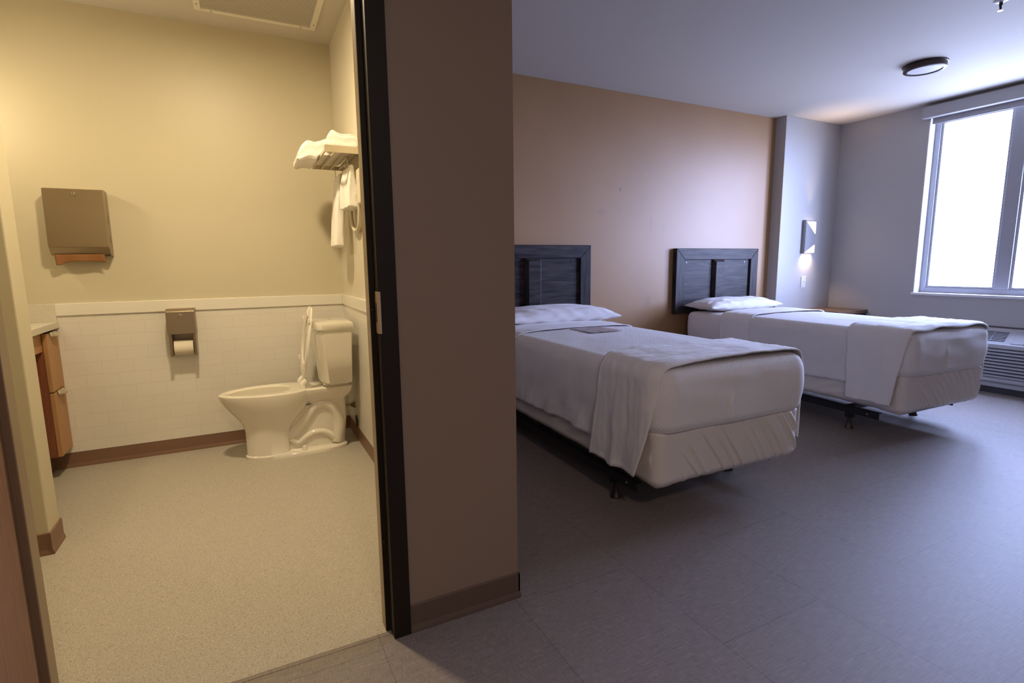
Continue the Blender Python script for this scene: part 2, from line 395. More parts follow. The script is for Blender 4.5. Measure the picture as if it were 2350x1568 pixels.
# front wall with the bathroom doorway; taupe outside, cream inside
struct('wall_front', B((DR + .012, .84, YF0, YF0 + .07, 0, H), (XE - .1, DL - .02, YF0, YF0 + .07, 0, H), (DL - .02, DR + .012, YF0, YF0 + .07, 2.14, H)), PAINT_TAUPE)
struct('wall_bathroom_front', B((DR + .012, .76, YF0 + .07, YF1, 0, H), (BX0 - .1, DL - .02, YF0 + .07, YF1, 0, H), (DL - .02, DR + .012, YF0 + .07, YF1, 2.14, H)), PAINT_CREAM)
struct('wall_bathroom_back', B((BX0 - .1, .76, YB, YB + .1, 0, H)), PAINT_CREAM)
struct('wall_bathroom_left', B((BX0 - .1, BX0, YF1, YB, 0, H)), PAINT_CREAM)
struct('wall_bathroom_right', B((BX1, .76, YF1, YB, 0, H)), PAINT_BATH_SIDE)
struct('wall_partition', B((.76, .84, YF0 + .07, YB, 0, H)), PAINT_TAUPE)
struct('wall_stub', B((BX0, -.845, 2.868, 3.012, 0, H)), PAINT_CREAM, bevel=.006)
struct('wall_back', B((.84, XN + .05, YH, YH + .12, 0, H)), PAINT_TAN)
struct('wall_nook', B((XN, XW, YN, YH + .12, 0, H)), PAINT_GREY, bevel=.004)
WY0, WY1, WZ0, WZ1 = 1.36, 3.065, .888, 2.69
struct('wall_right', B((XW, XW + .22, YS, WY0, 0, H), (XW, XW + .22, WY1, YH + .12, 0, H), (XW, XW + .22, WY0, WY1, 0, WZ0), (XW, XW + .22, WY0, WY1, WZ1, H)), PAINT_GREY)
struct('wall_left', B((XE - .1, XE, YS, YF0, 0, H)), PAINT_TAUPE)
struct('wall_rear', B((XE - .1, XW, YS - .1, YS, 0, H)), PAINT_GREY)

# tiled wainscot and its cap
struct('trim_1', B((BX0, BX1 - .008, YB - .008, YB, .098, .965)), TILE)
struct('trim_2', B((BX1 - .008, BX1, YF1, YB - .008, .098, .965)), TILE)
struct('trim_3', B((-1.03, BX1 - .018, YB - .018, YB, .965, 1.040)), TRIM_WHITE, bevel=.003)
struct('trim_4', B((BX1 - .018, BX1, YF1, YB, .965, 1.040)), TRIM_WHITE, bevel=.003)

def cove(bm, p0, p1, nrm, h=.10, t=.006, toe=.0115, ext0=0, ext1=0):
    """cove base along p0->p1, room side given by nrm"""
    p0, p1, n = Vector((*p0, 0)), Vector((*p1, 0)), Vector((*nrm, 0))
    prof = [(0, 0), (toe, 0), (toe, .004), (t + .004, .012), (t, .025), (t, h - .003), (t - .003, h), (0, h)]
    A = [bm.verts.new(p0 + n * a + Vector((0, 0, b))) for a, b in prof]
    Bv = [bm.verts.new(p1 + n * a + Vector((0, 0, b))) for a, b in prof]
    k = len(prof); bm.faces.new(A); bm.faces.new(Bv[::-1])
    for i in range(k): bm.faces.new((A[i], Bv[i], Bv[(i + 1) % k], A[(i + 1) % k]))
bm = bmesh.new(); cove(bm, (BX0, YB), (BX1, YB), (0, -1)); struct('baseboard_back', bm, BASE_BROWN)
bm = bmesh.new(); cove(bm, (BX1, YF1), (BX1, YB), (-1, 0)); struct('baseboard_right', bm, BASE_BROWN)
bm = bmesh.new(); cove(bm, (BX0, 2.868), (-.845, 2.868), (0, -1)); cove(bm, (-.845, 2.8575), (-.845, 3.0225), (1, 0)); cove(bm, (-.845, 3.012), (-1.0, 3.012), (0, 1))
struct('baseboard_stub', bm, BASE_BROWN)
bm = bmesh.new(); cove(bm, (DR + .058, YF0), (.846, YF0), (0, -1)); cove(bm, (.84, YF0 - .006), (.84, YH), (1, 0), toe=.012); struct('baseboard_front', bm, BASE_DARK)
bm = bmesh.new(); cove(bm, (.84, YH), (XN, YH), (0, -1)); cove(bm, (XN, YN), (XW, YN), (0, -1)); struct('baseboard_headboard_side', bm, BASE_DARK)
bm = bmesh.new(); cove(bm, (XW, YS), (XW, YN), (-1, 0)); struct('baseboard_window_side', bm, BASE_DARK)

# door frame (dark) with stop, silencers and strike plate ; left jamb ; head
def jamb_profile(xo, s, y0=YF0 - .012):
    """outline (x,y) of a hollow metal jamb, s=+1: material to +x"""
    P = [(0, y0 + .055), (0, y0), (.058, y0), (.058, y0 + .014), (.012, y0 + .014), (.012, YF1), (.058, YF1), (.058, YF1 + .012), (0, YF1 + .012), (-.016, YF1 + .012), (-.016, y0 + .055)]
    P = [(0, y0 + .052), (0, y0), (.058, y0), (.058, y0 + .0125), (.010, y0 + .0125), (.010, y0 + .056), (-.016, y0 + .056), (-.016, y0 + .052)]
    return [(xo + s * a, b) for a, b in P]
fr = thing('door_frame', 'dark bronze metal door frame of the bathroom doorway', 'door frame', (DR, YF0, 0))
del fr['label'], fr['category']; fr.name = 'trim_6'; fr['kind'] = 'structure'
o_ = (DR, YF0, 0)
bm = bmesh.new(); prism(bm, jamb_profile(DR, 1), 'z', 0, 2.13); obj('jamb', bm, FRAME_DARK, fr, off=o_, bevel=.0015)
for nm_, a_, b_ in (('stop_return', DR - .0165, DR + .012), ('stop_return', DL - .012, DL + .0165)):
    bm = B((a_, b_, YF0 + .044, YF1, 0, 2.13)); obj(nm_, bm, JAMB_TAN, fr, off=o_, bevel=.001)
bm = bmesh.new(); box(bm, DR + .012, DR + .07, YF1, YF1 + .010, 0, 2.19)
obj('inner_casing', bm, JAMB_TAN, fr, off=o_)
bm = bmesh.new(); prism(bm, jamb_profile(DL, -1), 'z', 0, 2.13); obj('jamb', bm, DOOR_EDGE, fr, off=o_, bevel=.0015)
bm = B((DL - .058, DR + .058, YF0 - .012, YF0, 2.13, 2.18), (DL, DR, YF0, YF1 + .004, 2.13, 2.142)); obj('frame_head', bm, FRAME_DARK, fr, off=o_)
ys = YF0 - .012 + .052
for z in (2.02, 1.11, .33):
    bm = bmesh.new(); lathe(bm, [(.0052, 0), (.0058, -.002), (.004, -.0035), (.0008, -.004)], (DR - .008, ys, z), 'y', 16)
    obj('silencer', bm, BLACKPL, fr, off=o_, smooth=True)
bm = bmesh.new(); box(bm, DR - .0015, DR + .0005, YF0 + .004, YF0 + .034, 1.00, 1.18); obj('mortise_plate', bm, FRAME_DARK, fr, off=o_, bevel=.0008)
bm = B((DR - .003, DR, YF0 - .006, YF0 + .026, 1.04, 1.17), (DR - .003, DR + .006, YF0 - .0155, YF0 - .006, 1.04, 1.17))
sp = obj('strike_plate', bm, STRIKE, fr, off=o_, bevel=.001)
bm = B((DR - .0036, DR - .0028, YF0 + .002, YF0 + .018, 1.075, 1.135)); obj('strike_hole', bm, BLACKPL, sp, off=(0, 0, 0)); bpy.data.objects['strike_hole'].location = (-DR, -YF0, 0)

# threshold line
struct('trim_5', B((DL, DR, YF0 + .02, YF0 + .037, -.002, .0012)), LVT)

# open wooden door leaf, hinged on the left jamb
dl = bpy.data.objects.new('door_1', None); C.objects.link(dl); dl.location = (DL + .014, YF0 - .02, 0); dl['kind'] = 'structure'
bm = B((-.044, 0, -.91, 0, .012, 2.12)); obj('leaf', bm, DOOR_WOOD, dl, bevel=.0015, swap=(0, 1))
for z in (.25, 1.05, 1.85):
    bm = bmesh.new(); lathe(bm, [(.007, -.05), (.007, .05)], (-.018, .013, z), 'z', 12); obj('hinge', bm, FRAME_DARK, dl, smooth='auto')
bm = bmesh.new(); lathe(bm, [(.026, 0), (.026, .008), (.010, .010), (.010, .045)], (0, -.85, .98), 'x', 20); tube(bm, [(.04, -.85, .98), (.045, -.84, .98), (.045, -.74, .98)], .009)
obj('door_handle', bm, NICKEL, dl, smooth='auto')

# ------------------------------------------------------------ window
win = bpy.data.objects.new('window_1', None); C.objects.link(win); win.location = (XW, WY1, WZ0); win['kind'] = 'structure'
wo = (XW, WY1, WZ0)
rv = .105   # reveal depth
bm = B((XW + .001, XW + .21, WY1 - .008, WY1 + .0, WZ0, WZ1), (XW + .001, XW + .21, WY0, WY0 + .008, WZ0, WZ1), (XW + .001, XW + .21, WY0 + .008, WY1 - .008, WZ1 - .008, WZ1))
obj('window_reveal', bm, WIN_TRIM, win, off=wo)
bm = B((XW - .018, XW + .21, WY0 - .01, WY1 + .012, WZ0 - .012, WZ0 + .012)); obj('window_sill', bm, WIN_TRIM, win, off=wo, bevel=.004)
fx0, fx1 = XW + rv, XW + rv + .07
fy = [WY1 - .008, 2.43, 2.30, WY0 + .058]
zb, ztop = WZ0 + .012, WZ1 - .008
bm = B((fx0, fx1, fy[0] - .05, fy[0], zb, ztop), (fx0, fx1, fy[3] - .05, fy[3], zb, ztop), (fx0, fx1, fy[3], fy[0] - .05, zb, zb + .05), (fx0, fx1, fy[3], fy[0] - .05, ztop - .05, ztop))
box(bm, fx0 - .004, fx1, fy[2] + .02, fy[1] - .0, zb + .05, ztop - .05)
obj('window_frame', bm, VINYL, win, off=wo, bevel=.004)
ZT = 2.10
bm = B((fx0 + .002, fx1, fy[3], fy[2] + .02, ZT, ZT + .075)); obj('transom_bar', bm, VINYL, win, off=wo, bevel=.004)
# sash frames and panes
def sash(y0, y1, z0, z1):
    t = .022
    bm = B((fx0 + .012, fx1 - .01, y0, y0 + t, z0, z1), (fx0 + .012, fx1 - .01, y1 - t, y1, z0, z1), (fx0 + .012, fx1 - .01, y0 + t, y1 - t, z0, z0 + t), (fx0 + .012, fx1 - .01, y0 + t, y1 - t, z1 - t, z1))
    s = obj('sash', bm, VINYL, win, off=wo, bevel=.002)
    bm = B((fx0 + .036, fx0 + .042, y0 + t, y1 - t, z0 + t, z1 - t)); obj('window_pane', bm, GLASS, s, off=wo)
sash(fy[1], fy[0] - .05, zb + .05, ztop - .05)
sash(fy[3], fy[2] + .02, zb + .05, ZT); sash(fy[3], fy[2] + .02, ZT + .075, ztop - .05)

# roller blind cassette above the window
rb = thing('roller_blind', 'grey roller blind cassette mounted above the window under the ceiling', 'window blind', (XW - .04, 2.21, 2.66))
bo = (XW - .04, 2.21, 2.66)
bm = B((XW - .075, XW, WY0 - .05, 3.105, 2.655, 2.768)); obj('cassette', bm, BLIND, rb, off=bo, bevel=.004)
bm = B((XW + .012, XW + .018, WY0 + .02, WY1 - .02, 2.60, 2.66), (XW + .008, XW + .022, WY0 + .02, WY1 - .02, 2.655, 2.688)); obj('blind_fabric', bm, BLIND, rb, off=bo)

# ============================================================ BATHROOM THINGS
# vanity
VX = -1.035
vt = thing('vanity_cabinet', 'wooden vanity cabinet with two drawers under the speckled countertop', 'cabinet', (-1.3, 3.56, 0))
vo = (-1.3, 3.56, 0)
ys0 = 3.90
bm = B((BX0 + .002, VX - .022, ys0, ys0 + .018, .14, .893), (BX0 + .002, VX - .022, YB - .002 - .018, YB - .002, .14, .893), (BX0 + .002, VX - .022, ys0 + .018, YB - .02, .14, .158), (BX0 + .002, BX0 + .02, ys0 + .018, YB - .02, .158, .893))
obj('carcass', bm, CAB_SIDE, vt, off=vo, swap=(1,))
for z0, z1 in ((.142, .528), (.534, .878)):
    bm = B((VX - .021, VX, ys0 - .002, YB - .012, z0, z1)); d = obj('drawer', bm, CAB_FRONT, vt, off=vo, bevel=.0012, swap=(0, 1))
    d.data.materials.append(CAB_SIDE)
    bm = bmesh.new()
    # curved tab pull on the top edge
    def tab(a, b, z1=z1):
        y = ys0 + .055 + a * .11; out = .030 * math.sin(PI * a) ** .6
        return (VX + .002 + out * (1 if b > 0 else 1) * (b), y, z1 + .003 - .026 * b ** 1.6)
    grid(bm, 14, 6, tab)
    obj('drawer_pull', bm, NICKEL, d, off=vo, solid=.0025, smooth=True)
bm = B((VX - .045, VX - .026, 3.014, ys0, .778, .892)); obj('apron', bm, CAB_FRONT, vt, off=vo)
bm = B((BX0 + .002, VX - .10, ys0 + .03, YB - .002, .0, .14)); obj('toe_kick', bm, BASE_DARK, vt, off=vo)
ct = thing('countertop', 'pale speckled vanity countertop with a short backsplash on the tiled wall', 'countertop', (-1.3, 3.56, .9))
co_ = (-1.3, 3.56, .9)
bm = B((BX0 + .001, VX + .012, 3.013, YB - .001, .893, .93)); obj('slab', bm, COUNTER, ct, off=co_, bevel=.002)
bm = B((BX0 + .001, -1.028, YB - .020, YB - .001, .93, 1.04)); obj('backsplash', bm, COUNTER, ct, off=co_, bevel=.002)

# paper towel dispenser
pd = thing('paper_towel_dispenser', 'stainless steel paper towel dispenser on the cream wall over the vanity', 'dispenser', (-.855, YB, 1.33))
po = (-.855, YB, 1.33)
bm = bmesh.new()
pr = [(YB - .001, 1.325), (YB - .001, 1.70), (YB - .015, 1.715), (YB - .080, 1.718), (YB - .088, 1.712), (YB - .102, 1.375), (YB - .094, 1.35), (YB - .075, 1.328)]
prism(bm, pr, 'x', -.998, -.708)
obj('housing', bm, STEEL, pd, off=po, bevel=.003)
bm = bmesh.new(); prism(bm, [(YB - .086, 1.716), (YB - .0895, 1.714), (YB - .1055, 1.378), (YB - .1015, 1.376)], 'x', -1.0, -.712); obj('front_door', bm, STEEL, pd, off=po, bevel=.0015)
bm = bmesh.new(); lathe(bm, [(.010, 0), (.010, -.006), (.008, -.009)], (-.856, YB - .0885, 1.688), 'y', 20); lk = obj('lock', bm, CHROME, pd, off=po, smooth='auto')
bm = B((-.8575, -.8545, YB - .0985, YB - .097, 1.683, 1.693)); obj('keyhole', bm, BLACKPL, lk, off=po)
bm = B((-.735, -.712, YB - .080, YB - .03, 1.3265, 1.3295)); obj('side_slot', bm, BLACKPL, pd, off=po)
for z in (1.40, 1.52):
    bm = B((-.7085, -.7072, YB - .05, YB - .045, z, z + .05)); obj('sight_slot', bm, BLACKPL, pd, off=po)
pt = thing('paper_towel', 'brown paper towel hanging from the steel dispenser slot', 'paper towel', (-.86, YB - .06, 1.30))
bm = bmesh.new()
grid(bm, 16, 8, lambda a, b: (-.982 + .24 * a, YB - .085 + .018 * b + .006 * math.sin(a * 9) * b, 1.335 - b * (.052 - .012 * math.sin(a * PI * .9) + (.012 if a < .15 else 0))))
grid(bm, 16, 8, lambda a, b: (-.975 + .225 * a, YB - .070 + .012 * b, 1.335 - b * .035))
obj('sheet', bm, KRAFT, pt, off=(-.86, YB - .06, 1.30), solid=.0012, smooth=True)

# toilet paper holder
th = thing('toilet_paper_dispenser', 'stainless steel toilet paper dispenser on the white tiled wall', 'dispenser', (-.377, YB - .008, .67))
to = (-.377, YB - .008, .67)
yw = YB - .008
bm = bmesh.new()
prism(bm, [(yw, .825), (yw, .985), (yw - .095, .985), (yw - .112, .968), (yw - .120, .822)], 'x', -.458, -.297)
obj('cover', bm, STEEL, th, off=to, bevel=.003)
bm = B((-.452, -.436, yw - .112, yw, .676, .83), (-.318, -.302, yw - .112, yw, .676, .83), (-.436, -.318, yw - .012, yw, .676, .83)); obj('side_frame', bm, STEEL, th, off=to, bevel=.0015)
bm = bmesh.new(); lathe(bm, [(.008, 0), (.008, -.006), (.006, -.008)], (-.377, yw - .1125, .945), 'y', 20); lk = obj('lock', bm, CHROME, th, off=to, smooth='auto')
bm = bmesh.new(); lathe(bm, [(.006, -.436), (.006, -.318)], (0, yw - .062, .728), 'x', 12); obj('spindle', bm, BLACKPL, th, off=to, smooth='auto')
tp = thing('toilet_paper_roll', 'white toilet paper roll inside the steel dispenser', 'toilet paper', (-.377, yw - .062, .728))
bm = bmesh.new()
ring = lambda x, rr: [(x, math.cos(2 * PI * i / 40) * rr, math.sin(2 * PI * i / 40) * rr) for i in range(40)]
loft(bm, [ring(-.054, .020), ring(-.054, .050), ring(.054, .050), ring(.054, .020), ring(-.054, .020)], False, False)
bm2 = bm; obj('roll', bm2, PAPER, tp, smooth='auto')

# toilet (faces -x)
TY = 3.745
to_ = thing('toilet', 'white porcelain toilet with raised open front seat in the corner', 'toilet', (.2, TY, 0))
def egg(z, xf, xb, hw, n=48, pw=2.0, bpw=None):
    """plan ring: pointed front at xf, back at xb"""
    pts = []; xc = xf + (xb - xf) * .58
    for i in range(n):
        a = 2 * PI * i / n; ca, sa = math.cos(a), math.sin(a)
        L = (xc - xf) if ca < 0 else (xb - xc)
        e = (2 / pw) if ca < 0 or bpw is None else 2 / bpw
        pts.append((xc + L * math.copysign(abs(ca) ** e, ca), hw * math.copysign(abs(sa) ** e, sa), z))
    return pts
tof = (.2, 0, 0)
bm = bmesh.new()
rings = [egg(.0, -.068, .20, .105, bpw=5), egg(.022, -.070, .20, .107, bpw=5), egg(.030, -.062, .20, .100, bpw=5), egg(.10, -.060, .20, .098, bpw=5), egg(.19, -.062, .21, .100, bpw=4), egg(.24, -.075, .25, .115, bpw=3), egg(.29, -.108, .31, .138), egg(.33, -.140, .345, .156), egg(.37, -.168, .365, .170), egg(.405, -.188, .375, .178),
         egg(.430, -.196, .38, .182), egg(.442, -.196, .38, .182), egg(.447, -.190, .375, .177), egg(.448, -.178, .34, .162), egg(.447, -.142, .250, .124), egg(.440, -.132, .242, .116), egg(.41, -.128, .240, .114), egg(.37, -.118, .24, .118), egg(.33, -.08, .22, .10), egg(.28, -.02, .18, .06)]
loft(bm, rings, True, True)
obj('bowl', bm, PORC, to_, off=tof, smooth='auto')
bm = bmesh.new(); lathe(bm, [(.001, 0), (.10, 0)], (.28 - .2 + .0, 0, .335), 'z', 24)
w_ = obj('water', bm, mat('toilet_water', (.42, .36, .24), .05), to_); w_.location.x = 0.0
# deck between bowl and tank
bm = bmesh.new()
def rrect(z, x0, x1, hw, r_=.03, n=6):
    pts = []
    for cx, cy, a0 in ((x1 - r_, hw - r_, 0), (x0 + r_, hw - r_, PI / 2), (x0 + r_, -hw + r_, PI), (x1 - r_, -hw + r_, 3 * PI / 2)):
        for k in range(n + 1):
            a = a0 + k / n * PI / 2; pts.append((cx + r_ * math.cos(a), cy + r_ * math.sin(a), z))
    return pts
loft(bm, [rrect(.355, .30, .575, .085), rrect(.385, .24, .60, .105), rrect(.42, .22, .615, .120), rrect(.440, .22, .618, .122), rrect(.446, .225, .612, .116)])
obj('deck', bm, PORC, to_, off=tof, smooth='auto')
bm = bmesh.new()
loft(bm, [rrect(.44, .44, .60, .10, .03), rrect(.475, .42, .605, .12, .03)]); obj('tank_pedestal', bm, PORC, to_, off=tof, smooth='auto')
# foot flange
bm = bmesh.new()
loft(bm, [egg(.0, -.066, .575, .118, pw=2.6), egg(.020, -.066, .577, .118, pw=2.6), egg(.030, -.058, .568, .110, pw=2.6), egg(.034, -.04, .55, .09, pw=2.6)])
obj('foot', bm, PORC, to_, off=tof, smooth='auto')
# recessed core and trapway
bm = bmesh.new()
loft(bm, [rrect(.02, .14, .555, .055, .03), rrect(.20, .14, .575, .055, .03), rrect(.30, .22, .575, .060, .03), rrect(.37, .28, .570, .075, .03)]); obj('core', bm, PORC, to_, off=tof, smooth='auto')
bm = bmesh.new()
path = smooth_path([(.17, 0, .13), (.22, 0, .15), (.28, 0, .20), (.33, 0, .265), (.375, 0, .315), (.43, 0, .325), (.485, 0, .29), (.515, 0, .22), (.52, 0, .14), (.50, 0, .04)], 6)
rad = [.052] * len(path); tube(bm, path, rad, 20)
for v in bm.verts: v.co.y *= 1.55
obj('trapway', bm, PORC, to_, off=tof, smooth=True)
bm = bmesh.new()
path = smooth_path([(.20, 0, .11), (.25, 0, .075), (.30, 0, .105), (.36, 0, .13), (.43, 0, .12), (.50, 0, .06)], 6); tube(bm, path, .034, 16)
for v in bm.verts: v.co.y *= 2.15
obj('lower_web', bm, PORC, to_, off=tof, smooth=True)
for s in (-1, 1):
    bm = bmesh.new(); lathe(bm, [(.017, .028), (.016, .050), (.011, .060), (.001, .062)], (.285, s * .094, 0), 'z', 16); obj('bolt_cap', bm, SEATM, to_, off=tof, smooth='auto')
# tank
def dring(z, x0, x1, hw, bow=.025, n=20):
    pts = []
    r_ = .02
    for k in range(n + 1):   # front (toward -x), bowed
        t = -1 + 2 * k / n; e = (1 - abs(t) ** 6)
        pts.append((x0 + bow * t * t + (1 - e) * .02, t * hw, z))
    pts += [(x1 - .006, hw, z), (x1, hw - .006, z), (x1, -hw + .006, z), (x1 - .006, -hw, z)]
    return pts
bm = bmesh.new()
loft(bm, [dring(.474, .422, .600, .170), dring(.482, .414, .604, .178), dring(.66, .402, .610, .196), dring(.836, .392, .616, .207)])
obj('tank', bm, PORC, to_, off=tof, smooth='auto')
bm = bmesh.new()
loft(bm, [dring(.834, .388, .620, .212), dring(.840, .383, .624, .216), dring(.874, .383, .624, .216), dring(.884, .389, .620, .211), dring(.887, .400, .612, .20)])
ld = obj('tank_lid', bm, PORC, to_, off=tof, smooth='auto')
bm = bmesh.new(); lathe(bm, [(.011, .886), (.011, .8895), (.001, .8898)], (.51, .03, 0), 'z', 16); obj('flush_button', bm, CHROME, ld, off=tof, smooth='auto')
# raised open-front seat: U in a leaning plane
hx, hz = .318, .452; lean = math.radians(8.5)
def seat_pt(s_, t_, d):   # s along y, t up the seat, d thickness toward -x
    bend = .012 * math.sin(PI * min(1, t_ / .50)) * -1
    t_ *= 1.065
    return (hx + math.sin(lean) * t_ + bend - math.cos(lean) * d, s_, hz + math.cos(lean) * t_ + math.sin(lean) * d)
bm = bmesh.new()
outer = []; inner = []
nseg = 60
for i in range(nseg + 1):
    a = PI * 1.5 * .98 * (i / nseg) * 1.0
    a = (-PI * .40) + (i / nseg) * (PI * 1.80)   # open at the top (front of the seat)
    # a measured so that gap is centred at +t
    ang = PI / 2 + PI * .10 + (i / nseg) * (PI * 1.80)
    oy, ot = math.cos(ang), math.sin(ang)
    outer.append((.183 * oy, .262 + .25 * ot if ot > 0 else .262 + .215 * ot))
    inner.append((.118 * oy, .275 + .175 * ot if ot > 0 else .275 + .15 * ot))
prev = None
secs = []
for (o1, i1) in zip(outer, inner):
    m1 = ((o1[0] + i1[0]) / 2, (o1[1] + i1[1]) / 2)
    secs.append([bm.verts.new(seat_pt(o1[0], o1[1], .002)), bm.verts.new(seat_pt(o1[0], o1[1], .012)), bm.verts.new(seat_pt(m1[0], m1[1], .020)), bm.verts.new(seat_pt(i1[0], i1[1], .012)), bm.verts.new(seat_pt(i1[0], i1[1], .002))])
for a, b in zip(secs, secs[1:]):
    for k in range(5): bm.faces.new((a[k], a[(k + 1) % 5], b[(k + 1) % 5], b[k]))
bm.faces.new(secs[0]); bm.faces.new(secs[-1][::-1])
se = obj('seat', bm, SEATM, to_, off=tof, smooth='auto')
for (s_, t_) in ((-.15, .42), (.15, .42), (-.15, .16), (.15, .16)):
    bm = bmesh.new(); p = Vector(seat_pt(s_, t_, .018)); box(bm, p.x - .010, p.x + .004, p.y - .008, p.y + .008, p.z - .014, p.z + .014); obj('bumper', bm, SEATM, se, off=tof, bevel=.004)
for s in (-1, 1):
    bm = bmesh.new(); tube(bm, smooth_path([(.305, s * .072, .445), (.300, s * .072, .470), (.315, s * .072, .488), (.33, s * .072, .50)], 4), [.019] * 13, 12); obj('hinge', bm, SEATM, to_, off=tof, smooth=True)

# water valve and clean-out cover
vv = thing('supply_valve', 'small metal water supply valve on the wall behind the toilet', 'valve', (BX1 - .008, 3.86, .25))
bm = bmesh.new(); lathe(bm, [(.032, 0), (.030, -.006), (.012, -.034), (.009, -.036), (.009, -.10)], (0, 0, 0), 'x', 20); obj('escutcheon', bm, STEEL, vv, smooth='auto')
bm = bmesh.new(); tube(bm, [(-.092, 0, -.01), (-.094, 0, .03), (-.10, 0, .095)], .0055, 8); obj('supply_line', bm, STEEL, vv, smooth=True)
cc = tag(obj('cleanout_cover', (lambda b: (lathe(b, [(.046, 0), (.044, -.004), (.020, -.007), (.004, -.010), (.001, -.010)], (0, 0, 0), 'x', 28), b)[1])(bmesh.new()), BLACKPL, smooth='auto'), 'round dark cleanout cover low on the tiled wall behind the toilet', 'cover')
cc.location = (BX1 - .0085, 3.80, .135)
bm = bmesh.new(); lathe(bm, [(.004, -.010), (.001, -.012)], (0, 0, 0), 'x', 10); obj('screw', bm, CHROME, cc, smooth=True)

# towel shelf
sx0, sx1, sy0, sy1, sz = .462, BX1, 3.19, 3.79, 1.895
ts = thing('towel_shelf', 'metal towel shelf with slats high on the bathroom side wall', 'towel rack', (sx1, 3.49, sz))
so = (sx1, 3.49, sz)
for q in ((sy0, sy0 + .006, sz - .014, sz + .024), (sy1 - .006, sy1, sz - .014, sz + .014)):
    obj('end_plate', B((sx0, sx1 - .001, *q)), NICKEL, ts, off=so, bevel=.001)
for i, x in enumerate((sx0, sx0 + .055, sx0 + .11, sx0 + .165)):
    bm = B((x, x + .008, sy0 + .006, sy1 - .006, sz - .012, sz + .006)); obj('slat', bm, NICKEL, ts, off=so, bevel=.001)
for q in ((sy1 - .10, sy1 - .07), (sy0 + .07, sy0 + .10)):
    obj('wall_bracket', B((sx1 - .012, sx1 - .001, *q, sz - .10, sz - .013)), NICKEL, ts, off=so, bevel=.002)
bm = bmesh.new(); tube(bm, [(.60, sy1 - .04, sz - .012), (.602, sy1 - .04, sz - .075)], .0022, 8); tube(bm, [(.60, sy0 + .10, sz - .012), (.602, sy0 + .10, sz - .075)], .0022, 8)
tube(bm, [(.602, sy0 + .09, sz - .075), (.602, sy1 - .03, sz - .075)], .005, 10); obj('hanging_bar', bm, NICKEL, ts, off=so, smooth='auto')

def lump(name, c, sx, sy, sz_, m, parent=None, seed=0, amp=.012, pw=3.0, rot=0, fold=3, n=30):
    """soft folded textile block (superellipsoid with folds)"""
    bm = bmesh.new(); rings = []
    for j in range(n // 2 + 1):
        th_ = -PI / 2 + PI * j / (n // 2); ring_ = []
        for i in range(n):
            ph = 2 * PI * i / n
            se_ = lambda w, e: math.copysign(abs(w) ** e, w)
            x = se_(math.cos(th_), 2 / pw) * se_(math.cos(ph), 2 / pw); y = se_(math.cos(th_), 2 / pw) * se_(math.sin(ph), 2 / pw); z = se_(math.sin(th_), 2 / pw)
            p = Vector((x * sx, y * sy, z * sz_))
            q = 1 + amp * 6 * noise.noise(Vector((x * 1.5 + seed, y * 2.0, z * 1.2)))
            p *= q
            ring_.append(p)
        rings.append(ring_)
    loft(bm, rings, False, False); bmesh.ops.remove_doubles(bm, verts=bm.verts, dist=1e-5)
    bmesh.ops.rotate(bm, verts=bm.verts, matrix=Matrix.Rotation(rot, 3, 'Z'))
    if parent is None:
        o = obj(name, bm, m, None, smooth=True, subsurf=1); o.location = c
    else:
        bmesh.ops.translate(bm, verts=bm.verts, vec=Vector(c)); o = obj(name, bm, m, parent, smooth=True, subsurf=1)
    return o
def folded_towel(name, x0, x1, y0, y1, z0, layers, h, droop, seed):
    """folded towel: a stack of soft layers whose outer (low x) edge droops; one mesh"""
    bm = bmesh.new(); n = 40
    W_, D_ = x1 - x0, y1 - y0
    tot = layers * h
    rings = []
    nx = 26
    for i in range(nx + 1):
        t = i / nx
        x = x0 + W_ * t
        ed = math.sin(PI * min(1, t / .22) / 2) ** .5 * math.sin(PI * min(1, (1 - t) / .15 + .02) / 2) ** .6
        zc = -droop * (1 - t) ** 2
        ring_ = []
        for k in range(n):
            a = 2 * PI * k / n
            e = .34
            cy = math.copysign(abs(math.cos(a)) ** e, math.cos(a)); cz = math.copysign(abs(math.sin(a)) ** e, math.sin(a))
            crease = 1 - .05 * (math.cos(cz * PI * layers / 1.0) * .5 + .5)
            hh = tot / 2 * max(.10, ed) * (1 + .12 * noise.noise(Vector((t * 3 + seed, cy, 0))))
            y = (y0 + y1) / 2 + cy * D_ / 2 * crease * (1 + .03 * noise.noise(Vector((t * 4, cz * 3, seed)))) * (.93 + .07 * ed)
            z = z0 + tot / 2 + zc + cz * hh
            y += .006 * (abs(cy) > .5) * math.cos(cz * PI * 3) * (-1 if cy > 0 else 1)
            w_ = .010 * noise.noise(Vector((x * 22, y * 16, seed))) + .005 * noise.noise(Vector((x * 60, y * 40, seed)))
            z += (w_ * 1.3 + .012 * math.sin(x * 60 + seed) * (1 - t)) if (cz > -.5 or x < .45) else 0
            if x > .455: z = max(z, z0)
            ring_.append((x, y, z))
        rings.append(ring_)
    loft(bm, rings)
    c = ((x0 + x1) / 2, (y0 + y1) / 2, z0)
    o = obj(name, bm, TERRY, None, smooth=True, off=c, subsurf=1); o.location = c
    return o
tw1 = tag(folded_towel('folded_towel', .340, .655, 3.40, 3.77, sz + .008, 1, .112, .062, 3.1), 'folded white towel drooping over the outer edge of the metal shelf', 'towel', 'towels on the metal shelf')
tw2 = tag(folded_towel('folded_towel', .480, .660, 3.20, 3.39, sz + .008, 1, .088, .0, 8.3), 'folded white towel nearest the doorway on the metal shelf', 'towel', 'towels on the metal shelf')

